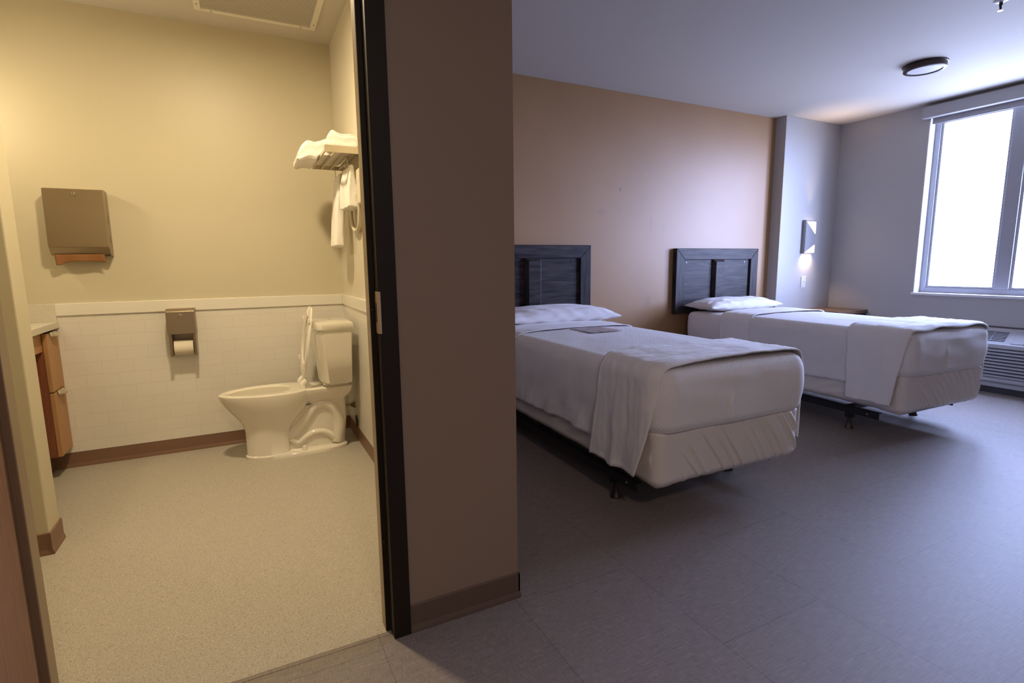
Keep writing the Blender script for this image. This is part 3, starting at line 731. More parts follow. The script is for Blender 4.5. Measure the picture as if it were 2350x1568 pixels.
def hanging_towel(y0, y1, ztop, zbot, xc, lean, t0, t1, seed):
    bm = bmesh.new(); rings = []; nz = 26; n = 44
    for i in range(nz + 1):
        t = i / nz; z = ztop - (ztop - zbot) * t
        th_ = t0 + (t1 - t0) * min(1, t * 1.8) ** .7
        if i == 0: th_ *= .35
        ring_ = []
        for k in range(n):
            a = 2 * PI * k / n; e = .5
            cx = math.copysign(abs(math.cos(a)) ** e, math.cos(a)); cy = math.copysign(abs(math.sin(a)) ** e, math.sin(a))
            x = xc + lean * t + cx * th_ * (1 + .35 * noise.noise(Vector((cy * 2.2, z * 3, seed + (2 if cx > 0 else 0)))))
            y = (y0 + y1) / 2 + cy * (y1 - y0) / 2 * (1 + .06 * noise.noise(Vector((z * 8, seed, cx))))
            zz = z + (.006 * noise.noise(Vector((x * 30, y * 18, seed))) if i > nz - 3 else 0)
            ring_.append((x, y, zz))
        rings.append(ring_)
    loft(bm, rings)
    c = (xc, (y0 + y1) / 2, zbot)
    o = obj('hanging_towel', bm, TERRY, None, smooth=True, off=c, subsurf=1); o.location = c
    return o
tag(hanging_towel(3.24, 3.47, 1.835, 1.585, .615, -.004, .012, .040, 1.7), 'short white hand towel hung over the bar, nearer the doorway', 'towel', 'towels hanging under the shelf')
tag(hanging_towel(3.54, 3.75, 1.832, 1.365, .605, -.035, .012, .036, 5.2), 'long white towel hung lowest from the bar under the shelf', 'towel', 'towels hanging under the shelf')
hd = thing('wall_hair_dryer', 'cream wall mounted unit with a looped hose behind the hanging hand towel', 'hair dryer', (BX1, 3.14, 1.6))
bm = B((BX1 - .040, BX1 - .001, 3.06, 3.225, 1.60, 1.80)); obj('housing', bm, CREAM_PLASTIC, hd, off=(BX1, 3.14, 1.6), bevel=.012, segs=3)
bm = bmesh.new(); tube(bm, smooth_path([(.645, 3.225, 1.62), (.648, 3.255, 1.55), (.650, 3.30, 1.485), (.648, 3.38, 1.462), (.645, 3.46, 1.49), (.643, 3.49, 1.56), (.643, 3.48, 1.64), (.645, 3.40, 1.68), (.650, 3.235, 1.70)], 6), .0125, 12)
obj('hose', bm, CREAM_PLASTIC, hd, off=(BX1, 3.14, 1.6), smooth=True)

# ceiling exhaust grille
vx0, vx1, vy0, vy1 = -.137, .548, 3.28, 3.90
vg = thing('ceiling_vent_grille', 'large rectangular louvred vent grille in the bathroom ceiling', 'vent', (.2, 3.6, H - .01))
go = (.2, 3.6, H - .01); z0 = H - .01
bm = B((vx0, vx0 + .035, vy0, vy1, z0 - .010, z0), (vx1 - .035, vx1, vy0, vy1, z0 - .010, z0), (vx0 + .035, vx1 - .035, vy0, vy0 + .035, z0 - .010, z0), (vx0 + .035, vx1 - .035, vy1 - .035, vy1, z0 - .010, z0)); obj('grille_frame', bm, TRIM_WHITE, vg, off=go, bevel=.002)
bm = bmesh.new()
ny = 40
for i in range(ny):
    y = vy0 + .037 + (vy1 - vy0 - .074) * i / ny
    prism(bm, [(y, z0 - .0070), (y + .0102, z0 - .0062), (y + .0102, z0 - .0052), (y, z0 - .0060)], 'x', vx0 + .035, vx1 - .035)
obj('louvers', bm, CEIL, vg, off=go)
bm = B((vx0 + .03, vx1 - .03, vy0 + .03, vy1 - .03, z0 - .0012, z0 - .0002)); obj('backing', bm, mat('dull_duct', (.22, .185, .13), .8), vg, off=go)
for (x, y) in ((vx0 + .017, vy1 - .09), (vx1 - .017, vy1 - .09), (vx0 + .09, vy1 - .017), (vx1 - .09, vy1 - .017), (vx0 + .017, vy0 + .09), (vx1 - .017, vy0 + .09)):
    bm = bmesh.new(); lathe(bm, [(.0045, 0), (.004, -.002), (.001, -.0025)], (x, y, z0 - .010), 'z', 10); obj('screw', bm, BASE_BROWN, vg, off=go, smooth=True)

# bathroom lamps (out of the frame): round ceiling light and light bar over the vanity mirror
WARM = (1.0, .80, .50)
cl = thing('bathroom_ceiling_light', 'round bathroom ceiling light above the middle of the speckled floor', 'ceiling light', (-.15, 2.72, H - .01))
bm = bmesh.new(); lathe(bm, [(.16, 0), (.16, -.03), (.14, -.034), (.14, -.0)], (0, 0, 0), 'z', 36); obj('rim', bm, NICKEL, cl, smooth='auto')
bm = bmesh.new(); lathe(bm, [(.138, -.02), (.13, -.036), (.08, -.05), (.001, -.054)], (0, 0, 0), 'z', 36); obj('diffuser', bm, LAMP_BATH, cl, smooth='auto')
lb = area_light('bathroom_ceiling_lamp', (-.15, 2.72, H - .075), .16, .16, 40, WARM, (0, 0, -1), shape='DISK'); lb['kind'] = 'light'
vl = thing('vanity_light', 'light bar on the left bathroom wall above the vanity', 'wall light', (BX0, 3.6, 2.15))
bm = B((0, .03, -.25, .25, -.04, .04)); obj('backplate', bm, NICKEL, vl, bevel=.004)
bm = B((.03, .09, -.24, .24, -.035, .035)); obj('diffuser', bm, LAMP_BATH, vl, bevel=.012)
area_light('vanity_lamp', (BX0 + .10, 3.72, 2.15), .25, .08, 6, WARM, (1, 0, -.15))

# ============================================================ BEDROOM THINGS
# headboards
def headboard(x0, z1, label, z0=.72, w=1.21):
    t = thing('headboard', label, 'headboard', (x0 + w / 2, YH, z0), group='grey stained headboards')
    o = (x0 + w / 2, YH, z0); y = YH
    x1 = x0 + w; fw = .115; zt = z1
    bm = B((x0 + .03, x1 - .03, y - .030, y - .002, z0 + .03, zt - .03)); obj('back_panel', bm, HEADB, t, off=o)
    def rail(pts, nm, swap):
        bm = bmesh.new(); P = [bm.verts.new((a, y - .052 + d, b)) for a, b, d in pts]
        k = len(pts); Q = [bm.verts.new((a, y - .001, b)) for a, b, d in pts]
        bm.faces.new(P); bm.faces.new(Q[::-1])
        for i in range(k): bm.faces.new((P[i], Q[i], Q[(i + 1) % k], P[(i + 1) % k]))
        obj(nm, bm, HEADB, t, off=o, bevel=.004, swap=swap)
    rail([(x0, zt, 0), (x1, zt, 0), (x1 - fw, zt - fw, .0), (x0 + fw, zt - fw, .0)], 'top_rail', None)
    rail([(x0, z0, 0), (x0 + fw, z0 + fw, 0), (x0 + fw, zt - fw, 0), (x0, zt, 0)], 'side_stile', (0, 1))
    rail([(x1, z0, 0), (x1, zt, 0), (x1 - fw, zt - fw, 0), (x1 - fw, z0 + fw, 0)], 'side_stile', (0, 1))
    rail([(x0, z0, 0), (x1, z0, 0), (x1 - fw, z0 + fw, 0), (x0 + fw, z0 + fw, 0)], 'bottom_rail', None)
    xm = (x0 + x1) / 2
    bm = bmesh.new(); zt2 = zt - fw + .006; zb2 = z0 + fw
    ww, cc_ = .084, .026
    front = [(xm - ww + cc_, zb2, y - .070), (xm + ww - cc_, zb2, y - .070), (xm + ww - cc_, zt2 - cc_ * 1.2, y - .070), (xm - ww + cc_, zt2 - cc_ * 1.2, y - .070)]
    back = [(xm - ww, zb2, y - .040), (xm + ww, zb2, y - .040), (xm + ww, zt2, y - .040), (xm - ww, zt2, y - .040)]
    base_ = [(a, b, y - .028) for a, b, _ in back]
    loft(bm, [[(a, c_, b) for a, b, c_ in front], [(a, c_, b) for a, b, c_ in back], [(a, c_, b) for a, b, c_ in base_]])
    obj('mullion', bm, HEADB, t, off=o, bevel=.0015, swap=(0,))
    for sx in (x0 + fw + .04, x1 - fw - .08):
        bm = bmesh.new(); lathe(bm, [(.011, 0), (.010, -.002), (.004, -.0022), (.003, -.0005)], (sx, y - .0302, zt - fw - .028), 'y', 16); obj('screw_cap', bm, BLACKPL, t, off=o, smooth='auto')
    return t
headboard(1.665, 1.41, 'dark grey wooden headboard nearest the doorway, partly behind the taupe wall end')
headboard(3.925, 1.385, 'dark grey wooden headboard next to the wall corner with the reading light')

def uv_from_arc(me, V, nu, nv, su, sv):
    pass
def nz(x, y, z=0.0): return noise.noise(Vector((x, y, z)))

def bed(loc, rot, label, W, L, seed, fan):
    t = thing('bed', label, 'bed', loc, -rot, 'twin beds')
    ZB, ZM, ZT = .212, .478, .752
    # steel frame
    bm = B((.02, .055, .16, L - .05, .175, .179), (.02, .024, .16, L - .05, .130, .179), (W - .055, W - .02, .16, L - .05, .175, .179), (W - .024, W - .02, .16, L - .05, .130, .179))
    for y in (.40, 1.2, L - .4): box(bm, .024, W - .024, y, y + .035, .170, .175); box(bm, .024, W - .024, y, y + .004, .140, .175)
    obj('bed_frame', bm, BLACK, t, bevel=.001)
    for (x, y) in ((.075, .40), (W - .075, .40), (.075, L - .42), (W - .075, L - .42), (W / 2, 1.2)):
        bm = B((x - .028, x + .028, y - .022, y + .022, .085, .172)); lg = obj('leg', bm, BLACK, t, bevel=.003)
        bm = bmesh.new(); lathe(bm, [(.030, 0), (.030, .006), (.026, .012), (.016, .045), (.013, .088)], (x, y, 0), 'z', 24); obj('glide', bm, BRONZE, lg, smooth='auto')
    bm = bmesh.new(); lathe(bm, [(.006, 0), (.005, -.003), (.001, -.004)], (.0195, .24, .155), 'x', 10); obj('rivet', bm, CHROME, t, smooth='auto')

    def perim(n_side, n_foot, n_arc, rr, d=0.0, y1=None):
        """U path head-right -> foot -> head-left : (pos, normal)"""
        y1 = y1 if y1 is not None else L
        P = []
        for i in range(n_side): P.append((Vector((W + d, y1 + (rr - y1) * i / n_side)), Vector((1, 0))))
        for i in range(n_arc): a = -PI / 2 * i / n_arc; P.append((Vector((W - rr + (rr + d) * math.cos(a), rr + (rr + d) * math.sin(a))), Vector((math.cos(a), math.sin(a)))))
        for i in range(n_foot): P.append((Vector((W - rr + (2 * rr - W) * i / n_foot, -d)), Vector((0, -1))))
        for i in range(n_arc): a = -PI / 2 - PI / 2 * i / n_arc; P.append((Vector((rr + (rr + d) * math.cos(a), rr + (rr + d) * math.sin(a))), Vector((math.cos(a), math.sin(a)))))
        for i in range(n_side + 1): P.append((Vector((-d, rr + (y1 - rr) * i / n_side)), Vector((-1, 0))))
        return P
    # box spring with gathered cover
    bm = bmesh.new()
    P = perim(90, 420, 16, .06)
    nzr = 54; rows = []
    for j in range(nzr + 1):
        tt = j / nzr; row = []
        for (p, n) in P:
            z = ZB + (ZM - ZB) * tt
            foot = max(0, -n.y)
            dsp = 0
            if foot > .2:
                xx = p.x
                # gathers: ridges that start under the top welt and slant down to the right
                k = (xx - fan[0]) / W
                sl = fan[1] + fan[2] * k
                q = xx - sl * (1 - tt) * .26
                w_ = nz(q * 11, seed * 1.7, 0) + .5 * nz(q * 23, seed, tt * .5)
                rid = (.5 + .5 * math.cos(q * 78 + w_ * 4.5)) ** 3.2
                env = max(0, math.sin(PI * min(1, (1 - tt) * .80 + .10))) ** .8 * (0.35 + .65 * (.5 + .5 * nz(xx * 5, seed, 3)))
                edge = min(1, max(0, (xx - .12) / .10)) * min(1, max(0, (W - xx) / .04))
                dsp += foot * .019 * rid * env * edge + foot * .004 * nz(q * 9, tt * 2, seed) * env
                dsp -= foot * .004 * tt
            else:
                dsp += .004 * nz(p.y * 9 + tt * 6, tt * 3, seed) + .005 * max(0, 1 - abs(math.sin(p.y * 12 + tt * 5 + 2 * nz(p.y * 3, 0, seed))) * 2.2) * math.sin(PI * tt)
            if tt < .16: dsp -= .030 * (1 - tt / .16) ** 2
            if tt > .93: dsp -= .014 * ((tt - .93) / .07) ** 2
            c = p + n * dsp
            zz = z
            if j == 0: zz = ZB + .005 * nz(p.x * 25, p.y * 25, seed)
            # drooping near left foot corner
            dc = math.hypot(p.x - 0, p.y - 0); zz -= .014 * max(0, 1 - dc / .25) * (1 - tt)
            row.append(bm.verts.new((c.x, c.y, zz)))
        rows.append(row)
    for a, b in zip(rows, rows[1:]):
        for i in range(len(a) - 1): bm.faces.new((a[i], a[i + 1], b[i + 1], b[i]))
    bm.faces.new(rows[0]); bm.faces.new(rows[-1][::-1])
    a = [r_[0] for r_ in rows] + [r_[-1] for r_ in rows][::-1]; bm.faces.new(a)
    obj('box_spring', bm, BOXM, t, smooth='auto')
    # mattress (with fitted sheet)
    bm = bmesh.new()
    def rr4(z, d, rr=.07, n=8):
        pts = []
        for cx, cy, a0 in ((W - rr, L - rr, 0), (rr, L - rr, PI / 2), (rr, rr, PI), (W - rr, rr, 3 * PI / 2)):
            for k in range(n + 1):
                a_ = a0 + k / n * PI / 2; pts.append((cx + (rr + d) * math.cos(a_), cy + (rr + d) * math.sin(a_), z))
        return pts
    loft(bm, [rr4(ZM - .005, -.04), rr4(ZM + .004, -.020), rr4(ZM + .04, -.008), rr4(ZM + .14, -.004), rr4(ZT - .05, -.010), rr4(ZT - .018, -.028), rr4(ZT - .004, -.060)])
    obj('mattress', bm, SHEET, t, smooth='auto')

    # draped U-shaped cover (waffle blanket)
    def cover(name, m, y1, hem_side, hem_foot, d0, seed2, W_amp, lab, cat, full=True):
        bm = bmesh.new(); rr = .085
        P = perim(130, 90, 12, rr, d0, y1)
        R = .055; rows = []
        nv, na, ni = 22, 7, 26
        tot = nv + na + ni
        s_acc = [0.0]
        for a_, b_ in zip(P, P[1:]): s_acc.append(s_acc[-1] + (b_[0] - a_[0]).length)
        for j in range(tot + 1):
            row = []
            for idx, (p, n) in enumerate(P):
                s_ = s_acc[idx]
                fo = max(0, -n.y) ** 2
                yy = p.y
                blend = fo if fo > 0 else 0
                side_h = hem_side + .018 * nz(yy * 3.3, n.x * 2, seed2) + .006 * nz(yy * 16, n.x * 3, seed2 + 4)
                near = max(0, 1 - (yy - rr) / .15) if yy > rr else 1
                kf = 1.0 if -n.y > .05 else max(0.0, 1 - (yy - rr) / .14); kf = kf * kf * (3 - 2 * kf)
                h_ = side_h + (hem_foot - side_h) * kf
                bul = lambda z: .010 * math.sin(PI * min(1, max(0, (z - ZM) / (ZT - ZM)))) 
                if j <= nv:
                    z = h_ + (ZT + .012 - R - h_) * j / nv
                    dd = bul(z)
                    dd -= kf * .018 * max(0, 1 - j / 3)
                    hang = max(0, (ZM - z) / .2) * (1 - kf)
                    dd += hang * .010 * (1 + nz(yy * 7, z * 3, seed2))
                    # drapery folds in the hanging side
                    fl = (1 - j / nv) ** 1.2
                    dd += (1 - kf) * .018 * fl * nz(yy * 9 + z * 5, z * 5, seed2 + 9) + (1 - kf) * .005 * fl * nz(yy * 26, z * 9, seed2 + 19) + .004 * nz(s_ * 6, z * 7, seed2 + 2)
                    dd += fo * W_amp * (.006 * nz(p.x * 4 + z * 3, z * 9, seed2 + 5) + .008 * max(0, 1 - abs(p.x - .42 * W + .10 * (z - .6) + .01 * nz(z * 20, 0, 1)) / .016) * min(1, max(0, (.66 - z) / .08)) * min(1, max(0, (z - ZM) / .02)))
                    c = p + n * dd; row.append((c.x, c.y, z))
                elif j <= nv + na:
                    a_ = PI / 2 * (j - nv) / na
                    c = p - n * (R * (1 - math.cos(a_))); z = ZT + .012 - R + R * math.sin(a_)
                    row.append((c.x, c.y, z))
                else:
                    q = p - n * R; k = (j - nv - na) / ni
                    sp = Vector((W / 2, min(max(q.y, W / 2 - .0), y1)))
                    if idx == 0 or idx == len(P) - 1: sp.y = y1
                    c = q + (sp - q) * k
                    z = ZT + .012 + .012 * math.sin(PI / 2 * min(1, k * 1.2)) * 1.0
                    z += (.004 * nz(c.x * 5, c.y * 4, seed2) + .0015 * nz(c.x * 20, c.y * 12, seed2)) * min(1, k * 4)
                    row.append((c.x, c.y, z))
            rows.append([bm.verts.new(v) for v in row])
        for a_, b_ in zip(rows, rows[1:]):
            for i in range(len(a_) - 1): bm.faces.new((a_[i], a_[i + 1], b_[i + 1], b_[i]))
        bmesh.ops.remove_doubles(bm, verts=bm.verts, dist=1e-4)
        o = obj(name, bm, m, None, smooth=True, solid=.005)
        o.location = loc; o.rotation_euler = (0, 0, -rot); o['label'] = lab; o['category'] = cat
        return o
    # band of cloth across the bed following the mattress section
    def band(name, m, ylo, yhi, zl, zr, d0, seed2, lab, cat, amp=1.0, ns=170, nt_=44, ztop=None, skew=None, group=None, hem_wave=.008, solid=.006, puff=0.0):
        R = .058 + d0; zt_ = (ztop or ZT + .018) + d0
        bm = bmesh.new()
        Ls = [zt_ - R - zl, PI / 2 * R, W + 2 * d0 - 2 * R + 2 * 0, PI / 2 * R, zt_ - R - zr]; T = sum(Ls)
        def sec(s_):
            x0 = -d0; x1 = W + d0
            if s_ < Ls[0]: return (x0, zl + s_, -1, 0)
            s_ -= Ls[0]
            if s_ < Ls[1]: a_ = s_ / R; return (x0 + R - R * math.cos(a_), zt_ - R + R * math.sin(a_), -math.cos(a_), math.sin(a_))
            s_ -= Ls[1]
            if s_ < Ls[2]: k = s_ / Ls[2]; return (x0 + R + s_, zt_ + .012 * math.sin(PI * k) ** .6, 0, 1)
            s_ -= Ls[2]
            if s_ < Ls[3]: a_ = s_ / R; return (x1 - R + R * math.sin(a_), zt_ - R + R * math.cos(a_), math.sin(a_), math.cos(a_))
            s_ -= Ls[3]; return (x1, zt_ - R - s_, 1, 0)
        def fn(a_, b_):
            s_ = a_ * T; x, z, nx, nzz = sec(s_)
            lo, hi = ylo, yhi
            if skew:
                lo += skew(a_, s_, z, nx)[0]; hi += skew(a_, s_, z, nx)[1]
            y = lo + (hi - lo) * b_
            hang = max(0, (zt_ - R - z) / .3) if abs(nx) > .9 else 0
            d = amp * (.005 * nz(y * 8 + nx, s_ * 7, seed2) + .0035 * nz(y * 34, s_ * 7, seed2 + 3) + .002 * nz(y * 60, s_ * 22, seed2 + 5))
            d += .0022 if (s_ < .018 or s_ > T - .018 or b_ < .03 or b_ > .97) else 0
            d += amp * .010 * hang * (nz(y * 13 + .8 * s_, nx * 5, seed2 + 7) * .8 + .55 + .35 * math.sin(y * 34 + seed2 + s_ * 3))
            zz = z + nzz * (d + puff * math.sin(PI * b_) ** .5)
            xx = x + nx * (d + .006)
            if hang > 0: zz += hem_wave * nz(y * 8, nx * 3, seed2 + 11) * hang
            # the cloth follows the rounded foot edge and the rounded corners
            yc = y + .004
            if yc < .055 : 
                q_ = min(1, (.055 - yc) / .062); zz -= abs(nzz) * .055 * (1 - math.sqrt(max(0, 1 - q_ * q_)))
            if yc < .085:
                q_ = min(1, (.085 - yc) / .094); xx -= nx * .085 * (1 - math.sqrt(max(0, 1 - q_ * q_)))
            return (xx, y, zz)
        grid(bm, ns, nt_, fn)
        o = obj(name, bm, m, None, smooth=True, solid=solid)
        o.location = loc; o.rotation_euler = (0, 0, -rot); o['label'] = lab; o['category'] = cat
        if group: o['group'] = group
        return o
    return t, cover, band, W, L

# bed nearest the doorway
b1, cover1, band1, W1, L1 = bed((1.620, 1.745, 0), .020, 'white made bed nearest the doorway behind the taupe wall end', .985, 2.28, 1.3, (.45, .75, -.1))
cover1('blanket', WAFFLE, 1.47, .335, .470, .014, 2.0, 1.0, 'white waffle weave blanket on the bed nearest the doorway', 'blanket')['group'] = 'waffle blankets'
def sk1(a, s, z, nx):
    if nx < -.8:   # left hanging flap: leading edge slants toward the head as it drops
        k = (.76 - z) / .52
        return (-.030 + .11 * max(0, k) ** 1.6 , .01 + .07 * max(0, k))
    if nx > .8: return (.0, .02)
    kx = min(1, max(0, a - .25) * 2)
    return (-.030 + .010 * math.sin(kx * PI) + .022 * kx, .01 + .03 * kx + .012 * math.sin(kx * 7))
band1('bed_throw', THROWM, .03, .40, .245, .30, .019, 4.0, 'ivory cotton throw across the foot of the bed nearest the doorway', 'throw', skew=sk1, group='throws at the bed feet')
band1('flat_sheet', SHEET, 1.42, 1.80, .33, .33, .017, 6.0, 'white sheet folded over the blanket below the pillow, bed nearest the doorway', 'sheet', amp=.7, ztop=.758, group='turned down sheets', nt_=30)
# bed by the window
b2, cover2, band2, W2, L2 = bed((3.880, 1.865, 0), .062, 'white made bed nearer the window in front of the second headboard', .93, 2.13, 7.7, (.30, 1.15, -1.0))
cover2('blanket', WAFFLE, 1.30, .36, .466, .014, 12.0, 1.6, 'white waffle weave blanket on the bed nearer the window', 'blanket')['group'] = 'waffle blankets'
def sk2(a, s, z, nx):
    if nx < -.8:
        k = (.76 - z) / .52
        return (-.03 + .07 * max(0, k), .02 - .04 * max(0, k))
    if nx > .8: return (-.01, -.01)
    return (-.03 + .006 * math.sin(a * 30), .02)
band2('bed_throw', THROWM, .03, .385, .262, .36, .022, 15.0, 'ivory cotton throw across the foot of the bed nearer the window', 'throw', skew=sk2, group='throws at the bed feet')
band2('flat_sheet', SHEET, 1.28, 1.62, .34, .34, .019, 17.0, 'white sheet folded over the blanket on the bed nearer the window', 'sheet', amp=.6, ztop=.760, group='turned down sheets', nt_=30)

def pillow(c, rot, w, d, h, seed, lab, tilt=0, ptop=0.0):
    bm = bmesh.new(); n = 40
    def fn(a, b, s):
        uu, vv = a * 2 - 1, b * 2 - 1
        e = (max(0, 1 - abs(uu) ** 2.6) * max(0, 1 - abs(vv) ** 2.6)) ** .55
        pinch = 1 - .07 * (1 - abs(uu) ** 2) * abs(vv) ** 3 - .0
        x = uu * w / 2 * (1 - .05 * (1 - vv * vv) ** 1 * abs(uu) ** 3); y = vv * d / 2 * pinch
        z = s * h / 2 * e * (1.0 if s > 0 else .55) + .007 * e ** .5 * (1 - e) * 3 * abs(math.sin(uu * 9 + 3 * nz(uu * 4, vv * 4, seed) + vv * 5)) * (1 if s > 0 else 0)
        z += s * e * .012 * nz(uu * 3, vv * 4, seed) + (.010 * (1 - e) * nz(uu * 9, vv * 8, seed + 2))
        z += .006 * max(0, 1 - e) * math.sin(uu * 20 + vv * 6 + seed) * (1 - abs(uu) ** 8)
        return (x, y, z + h * .27)
    grid(bm, n, n, lambda a, b: fn(a, b, 1)); grid(bm, n, n, lambda a, b: fn(a, b, -1))
    bmesh.ops.remove_doubles(bm, verts=bm.verts, dist=1e-4)
    o = obj('pillow', bm, SHEET, None, smooth=True, subsurf=1); o.location = c; o.rotation_euler = (tilt, 0, rot)
    tag(o, lab, 'pillow', 'white pillows'); return o
pillow((2.25, 3.73, .762), -.03, 1.10, .52, .19, 3.3, 'plump white pillow lying under the headboard nearest the doorway')
pillow((4.50, 3.80, .756), -.06, .98, .40, .17, 9.1, 'white pillow with tapered corners under the headboard nearer the window')

# printed card
card = tag(obj('printed_card', (lambda b: (prism(b, [(-.12, -.15), (.13, -.16), (.12, .09), (-.13, .10)], 'z', 0, .003), b)[1])(bmesh.new()), CARD), 'grey and reddish printed card lying on the blanket below the pillow', 'card')
card.location = (2.18, 3.03, .7835); card.rotation_euler = (0, 0, .0)

# nightstand
ns = thing('nightstand', 'low dark wooden nightstand in the corner beyond the far bed', 'nightstand', (6.08, 3.75, 0))
no = (6.08, 3.75, 0)
bm = B((5.80, XW - .002, 3.50, YN - .002, .650, .685)); obj('top', bm, NIGHT, ns, off=no, bevel=.002)
bm = B((5.82, XW - .004, 3.52, YN - .004, .08, .648)); obj('body', bm, NIGHTD, ns, off=no)
for z0, z1 in ((.10, .36), (.37, .635)):
    bm = B((5.83, XW - .014, 3.502, 3.52, z0, z1)); d = obj('drawer', bm, HEADB, ns, off=no, bevel=.002)
    bm = bmesh.new(); lathe(bm, [(.004, 0), (.004, -.012), (.010, -.014), (.009, -.022), (.001, -.023)], (6.08, 3.502, (z0 + z1) / 2), 'y', 14); obj('knob', bm, NICKEL, d, off=no, smooth='auto')
bm = B((5.84, XW - .01, 3.56, YN - .01, 0, .08)); obj('plinth', bm, NIGHTD, ns, off=no)

# wall light : folded metal box, lit through two triangular openings, open at the top and bottom
sc = thing('wall_light', 'grey wall light with two glowing triangular openings in the corner nook', 'wall light', (5.852, YN, 1.33))
s0 = (5.852, YN, 1.33)
ax0, ax1, az0, az1, dp = 5.757, 5.947, 1.330, 1.705, .038
bm = bmesh.new()
yf = YN - dp
def poly(pts): bm.faces.new([bm.verts.new((p[0], p[2] if len(p) > 2 else yf, p[1])) for p in pts])
# front plate as a diagonal band between two triangular openings
m_ = .012
poly([(ax0, az0), (ax0, az1), (ax0 + m_, az1), (ax0 + m_, az0)])
poly([(ax0 + m_, az1 - m_), (ax0 + m_, az0 + m_), (ax1, az0 + .105), (ax1, az1 - .165)])
obj('face_plate', bm, SCONCE, sc, off=s0, solid=.002)
bm = B((ax0, ax0 + .002, yf, YN, az0, az1), (ax0, ax1, yf, YN, az1 - .002, az1)); 
obj('side_panel', bm, SCONCE, sc, off=s0)
bpy.data.objects.remove(bpy.data.objects['side_panel'])
bm = B((ax0, ax0 + .0025, yf, YN - .001, az0, az1), (ax1 - .0025, ax1, yf, YN - .001, az0, az1), (ax0 + .0025, ax1 - .0025, yf - .001, yf + .0015, az1 - .012, az1), (ax0 + .0025, ax1 - .0025, yf - .001, yf + .0015, az0, az0 + .006), (ax0 + .0025, ax1 - .0025, YN - .004, YN - .001, az0, az1))
obj('side_panel', bm, SCONCE, sc, off=s0)
bm = bmesh.new(); prism(bm, [(ax0 + .02, az1 - .016), (ax1 - .004, az1 - .016), (ax1 - .004, az1 - .165)], 'y', yf + .008, yf + .012); obj('lamp_diffuser', bm, LAMP_ON, sc, off=s0)
bm = bmesh.new(); prism(bm, [(ax0 + .02, az0 + .008), (ax1 - .004, az0 + .008), (ax1 - .004, az0 + .10)], 'y', yf + .008, yf + .012)
obj('lamp_diffuser', bm, LAMP_ON, sc, off=s0)
WL = (1.0, .72, .48)
area_light('wall_light_up', (5.852, YN - .055, az1 + .004), .03, .03, 1.1, WL, (.0, -.24, 1), spread=math.radians(58))
area_light('wall_light_down', (5.852, YN - .020, az0 - .004), .15, .024, 2.0, WL, (0, -.02, -1), spread=math.radians(110))

# dimmer switch
sw = thing('light_switch', 'white light switch plate on the wall below the glowing wall light', 'light switch', (5.83, YN, 1.0))
bm = B((-.040, .040, -.007, 0, -.062, .066)); obj('switch_plate', bm, SWITCH, sw, bevel=.002)
bm = B((-.010, .016, -.010, -.006, -.042, .030)); obj('slider_slot', bm, WIN_TRIM, sw, bevel=.001)
bm = B((-.002, .016, -.018, -.009, -.004, .010)); obj('slider', bm, SWITCH, sw, bevel=.001)

# wall heating and cooling unit
ac = thing('air_conditioner', 'grey white wall air conditioner with slatted front below the window', 'air conditioner', (XW, 2.0, 0))
AY0, AY1 = 1.42, 2.56; XF = 6.15; ao = (XW, 2.0, 0)
bm = bmesh.new()
prism(bm, [(XW - .001, .06), (XW - .001, .598), (XW - .02, .598), (XF + .012, .470), (XF, .462), (XF, .43), (XF + .012, .424), (XF + .012, .150), (XF, .143), (XF, .118), (XF + .03, .095), (XF + .03, .06)], 'y', AY0, AY1)
obj('casing', bm, ACM, ac, off=ao, bevel=.003)
bm = bmesh.new(); nl = 9
for i in range(nl):
    z = .152 + (.424 - .152) * (i + .12) / nl
    prism(bm, [(XF + .011, z), (XF - .002, z + .002), (XF - .002, z + .012), (XF + .011, z + .019)], 'y', AY0 + .0, AY1 - .0)
obj('front_louvers', bm, ACM, ac, off=ao)
bm = B((XF + .0105, XF + .0125, AY0 + .003, AY1 - .003, .151, .423)); obj('louver_gap_shade', bm, ACD, ac, off=ao)  # dark sheet added to paint the shade between the louvers
# sloping top: outlet grille and control flap
sl = Vector((XW - .02 - XF - .012, 0, .128)).normalized(); nn = Vector((-sl.z, 0, sl.x))
def top_pt(y, k, h_): p = Vector((XF + .012, y, .470)) + sl * k + nn * h_; return p
def slab(bm, y0, y1, k0, k1, h0, h1):
    vs_ = [bm.verts.new(top_pt(y, k, h_)) for h_ in (h0, h1) for k in (k0, k1) for y in (y0, y1)]
    for q in ((0, 2, 3, 1), (4, 5, 7, 6), (0, 1, 5, 4), (2, 6, 7, 3), (0, 4, 6, 2), (1, 3, 7, 5)): bm.faces.new([vs_[i] for i in q])
bm = bmesh.new(); slab(bm, 2.21, 2.53, .03, .16, .0005, .0022); obj('outlet_opening', bm, ACD, ac, off=ao)
bm = bmesh.new()
for i in range(7): slab(bm, 2.21, 2.53, .034 + .019 * i, .040 + .019 * i, .002, .006)
for y in (2.31, 2.42): slab(bm, y, y + .004, .03, .16, .002, .007)
obj('outlet_grille', bm, ACM, ac, off=ao)
bm = bmesh.new(); slab(bm, 1.80, 2.16, .010, .172, .0005, .004); cf = obj('control_flap', bm, VINYL, ac, off=ao, bevel=.001)
bm = bmesh.new(); slab(bm, 1.93, 2.065, .008, .022, .0042, .006); obj('finger_notch', bm, ACD, cf, off=ao)
bm = B((XF + .045, XW - .002, AY0 + .01, AY1 - .01, .0, .06)); obj('sub_base', bm, ACD, ac, off=ao)
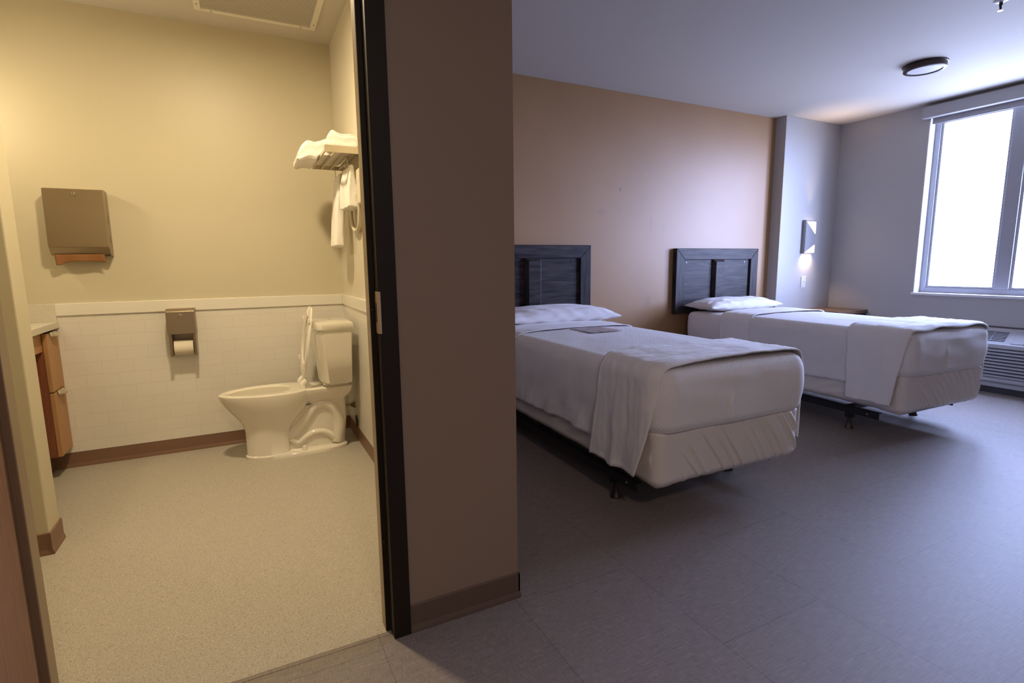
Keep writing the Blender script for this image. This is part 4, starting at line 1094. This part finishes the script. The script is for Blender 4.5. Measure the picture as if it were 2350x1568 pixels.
bm = B((XW - .012, XW - .0005, AY0 - .02, AY1 + .02, .600, .612)); obj('wall_gasket', bm, BRONZE, ac, off=ao)

# round ceiling light, switched off
ct_ = thing('ceiling_light', 'round flush ceiling light with dark bronze rim, switched off', 'ceiling light', (5.02, 2.50, H))
bm = bmesh.new(); lathe(bm, [(.150, 0), (.150, -.010), (.143, -.012), (.143, -.044), (.138, -.048), (.118, -.050), (.116, -.042), (.116, -.02)], (0, 0, 0), 'z', 48); obj('rim', bm, BRONZE, ct_, smooth='auto')
bm = bmesh.new(); lathe(bm, [(.116, -.02), (.1155, -.043), (.06, -.046), (.001, -.047)], (0, 0, 0), 'z', 48); obj('lens', bm, DIFF, ct_, smooth='auto')
# sprinkler
sk = thing('fire_sprinkler', 'small pendent fire sprinkler on the bedroom ceiling', 'sprinkler', (4.24, 1.73, H))
bm = bmesh.new(); lathe(bm, [(.038, 0), (.036, -.004), (.020, -.010), (.001, -.011)], (0, 0, 0), 'z', 28); obj('escutcheon', bm, SWITCH, sk, smooth='auto')
bm = bmesh.new(); lathe(bm, [(.009, -.008), (.009, -.030), (.005, -.032), (.004, -.05)], (0, 0, 0), 'z', 14); tube(bm, [(.009, 0, -.028), (.012, 0, -.04), (.003, 0, -.055)], .002, 6); tube(bm, [(-.009, 0, -.028), (-.012, 0, -.04), (-.003, 0, -.055)], .002, 6)
obj('sprinkler_body', bm, BRONZE, sk, smooth='auto')
bm = bmesh.new(); lathe(bm, [(.001, -.055), (.014, -.056), (.014, -.058), (.001, -.059)], (0, 0, 0), 'z', 16); obj('deflector', bm, CHROME, sk, smooth='auto')

# entry ceiling light behind the camera (weak, warm)
el = thing('entry_ceiling_light', 'round entry ceiling light behind the viewer', 'ceiling light', (.2, -1.3, H))
bm = bmesh.new(); lathe(bm, [(.15, 0), (.15, -.05), (.001, -.055)], (0, 0, 0), 'z', 32); obj('diffuser', bm, DIFF, el, smooth='auto')
area_light('entry_lamp', (.2, -1.3, H - .07), .3, .3, 34, (1.0, .80, .62), (0, 0, -1), shape='DISK')
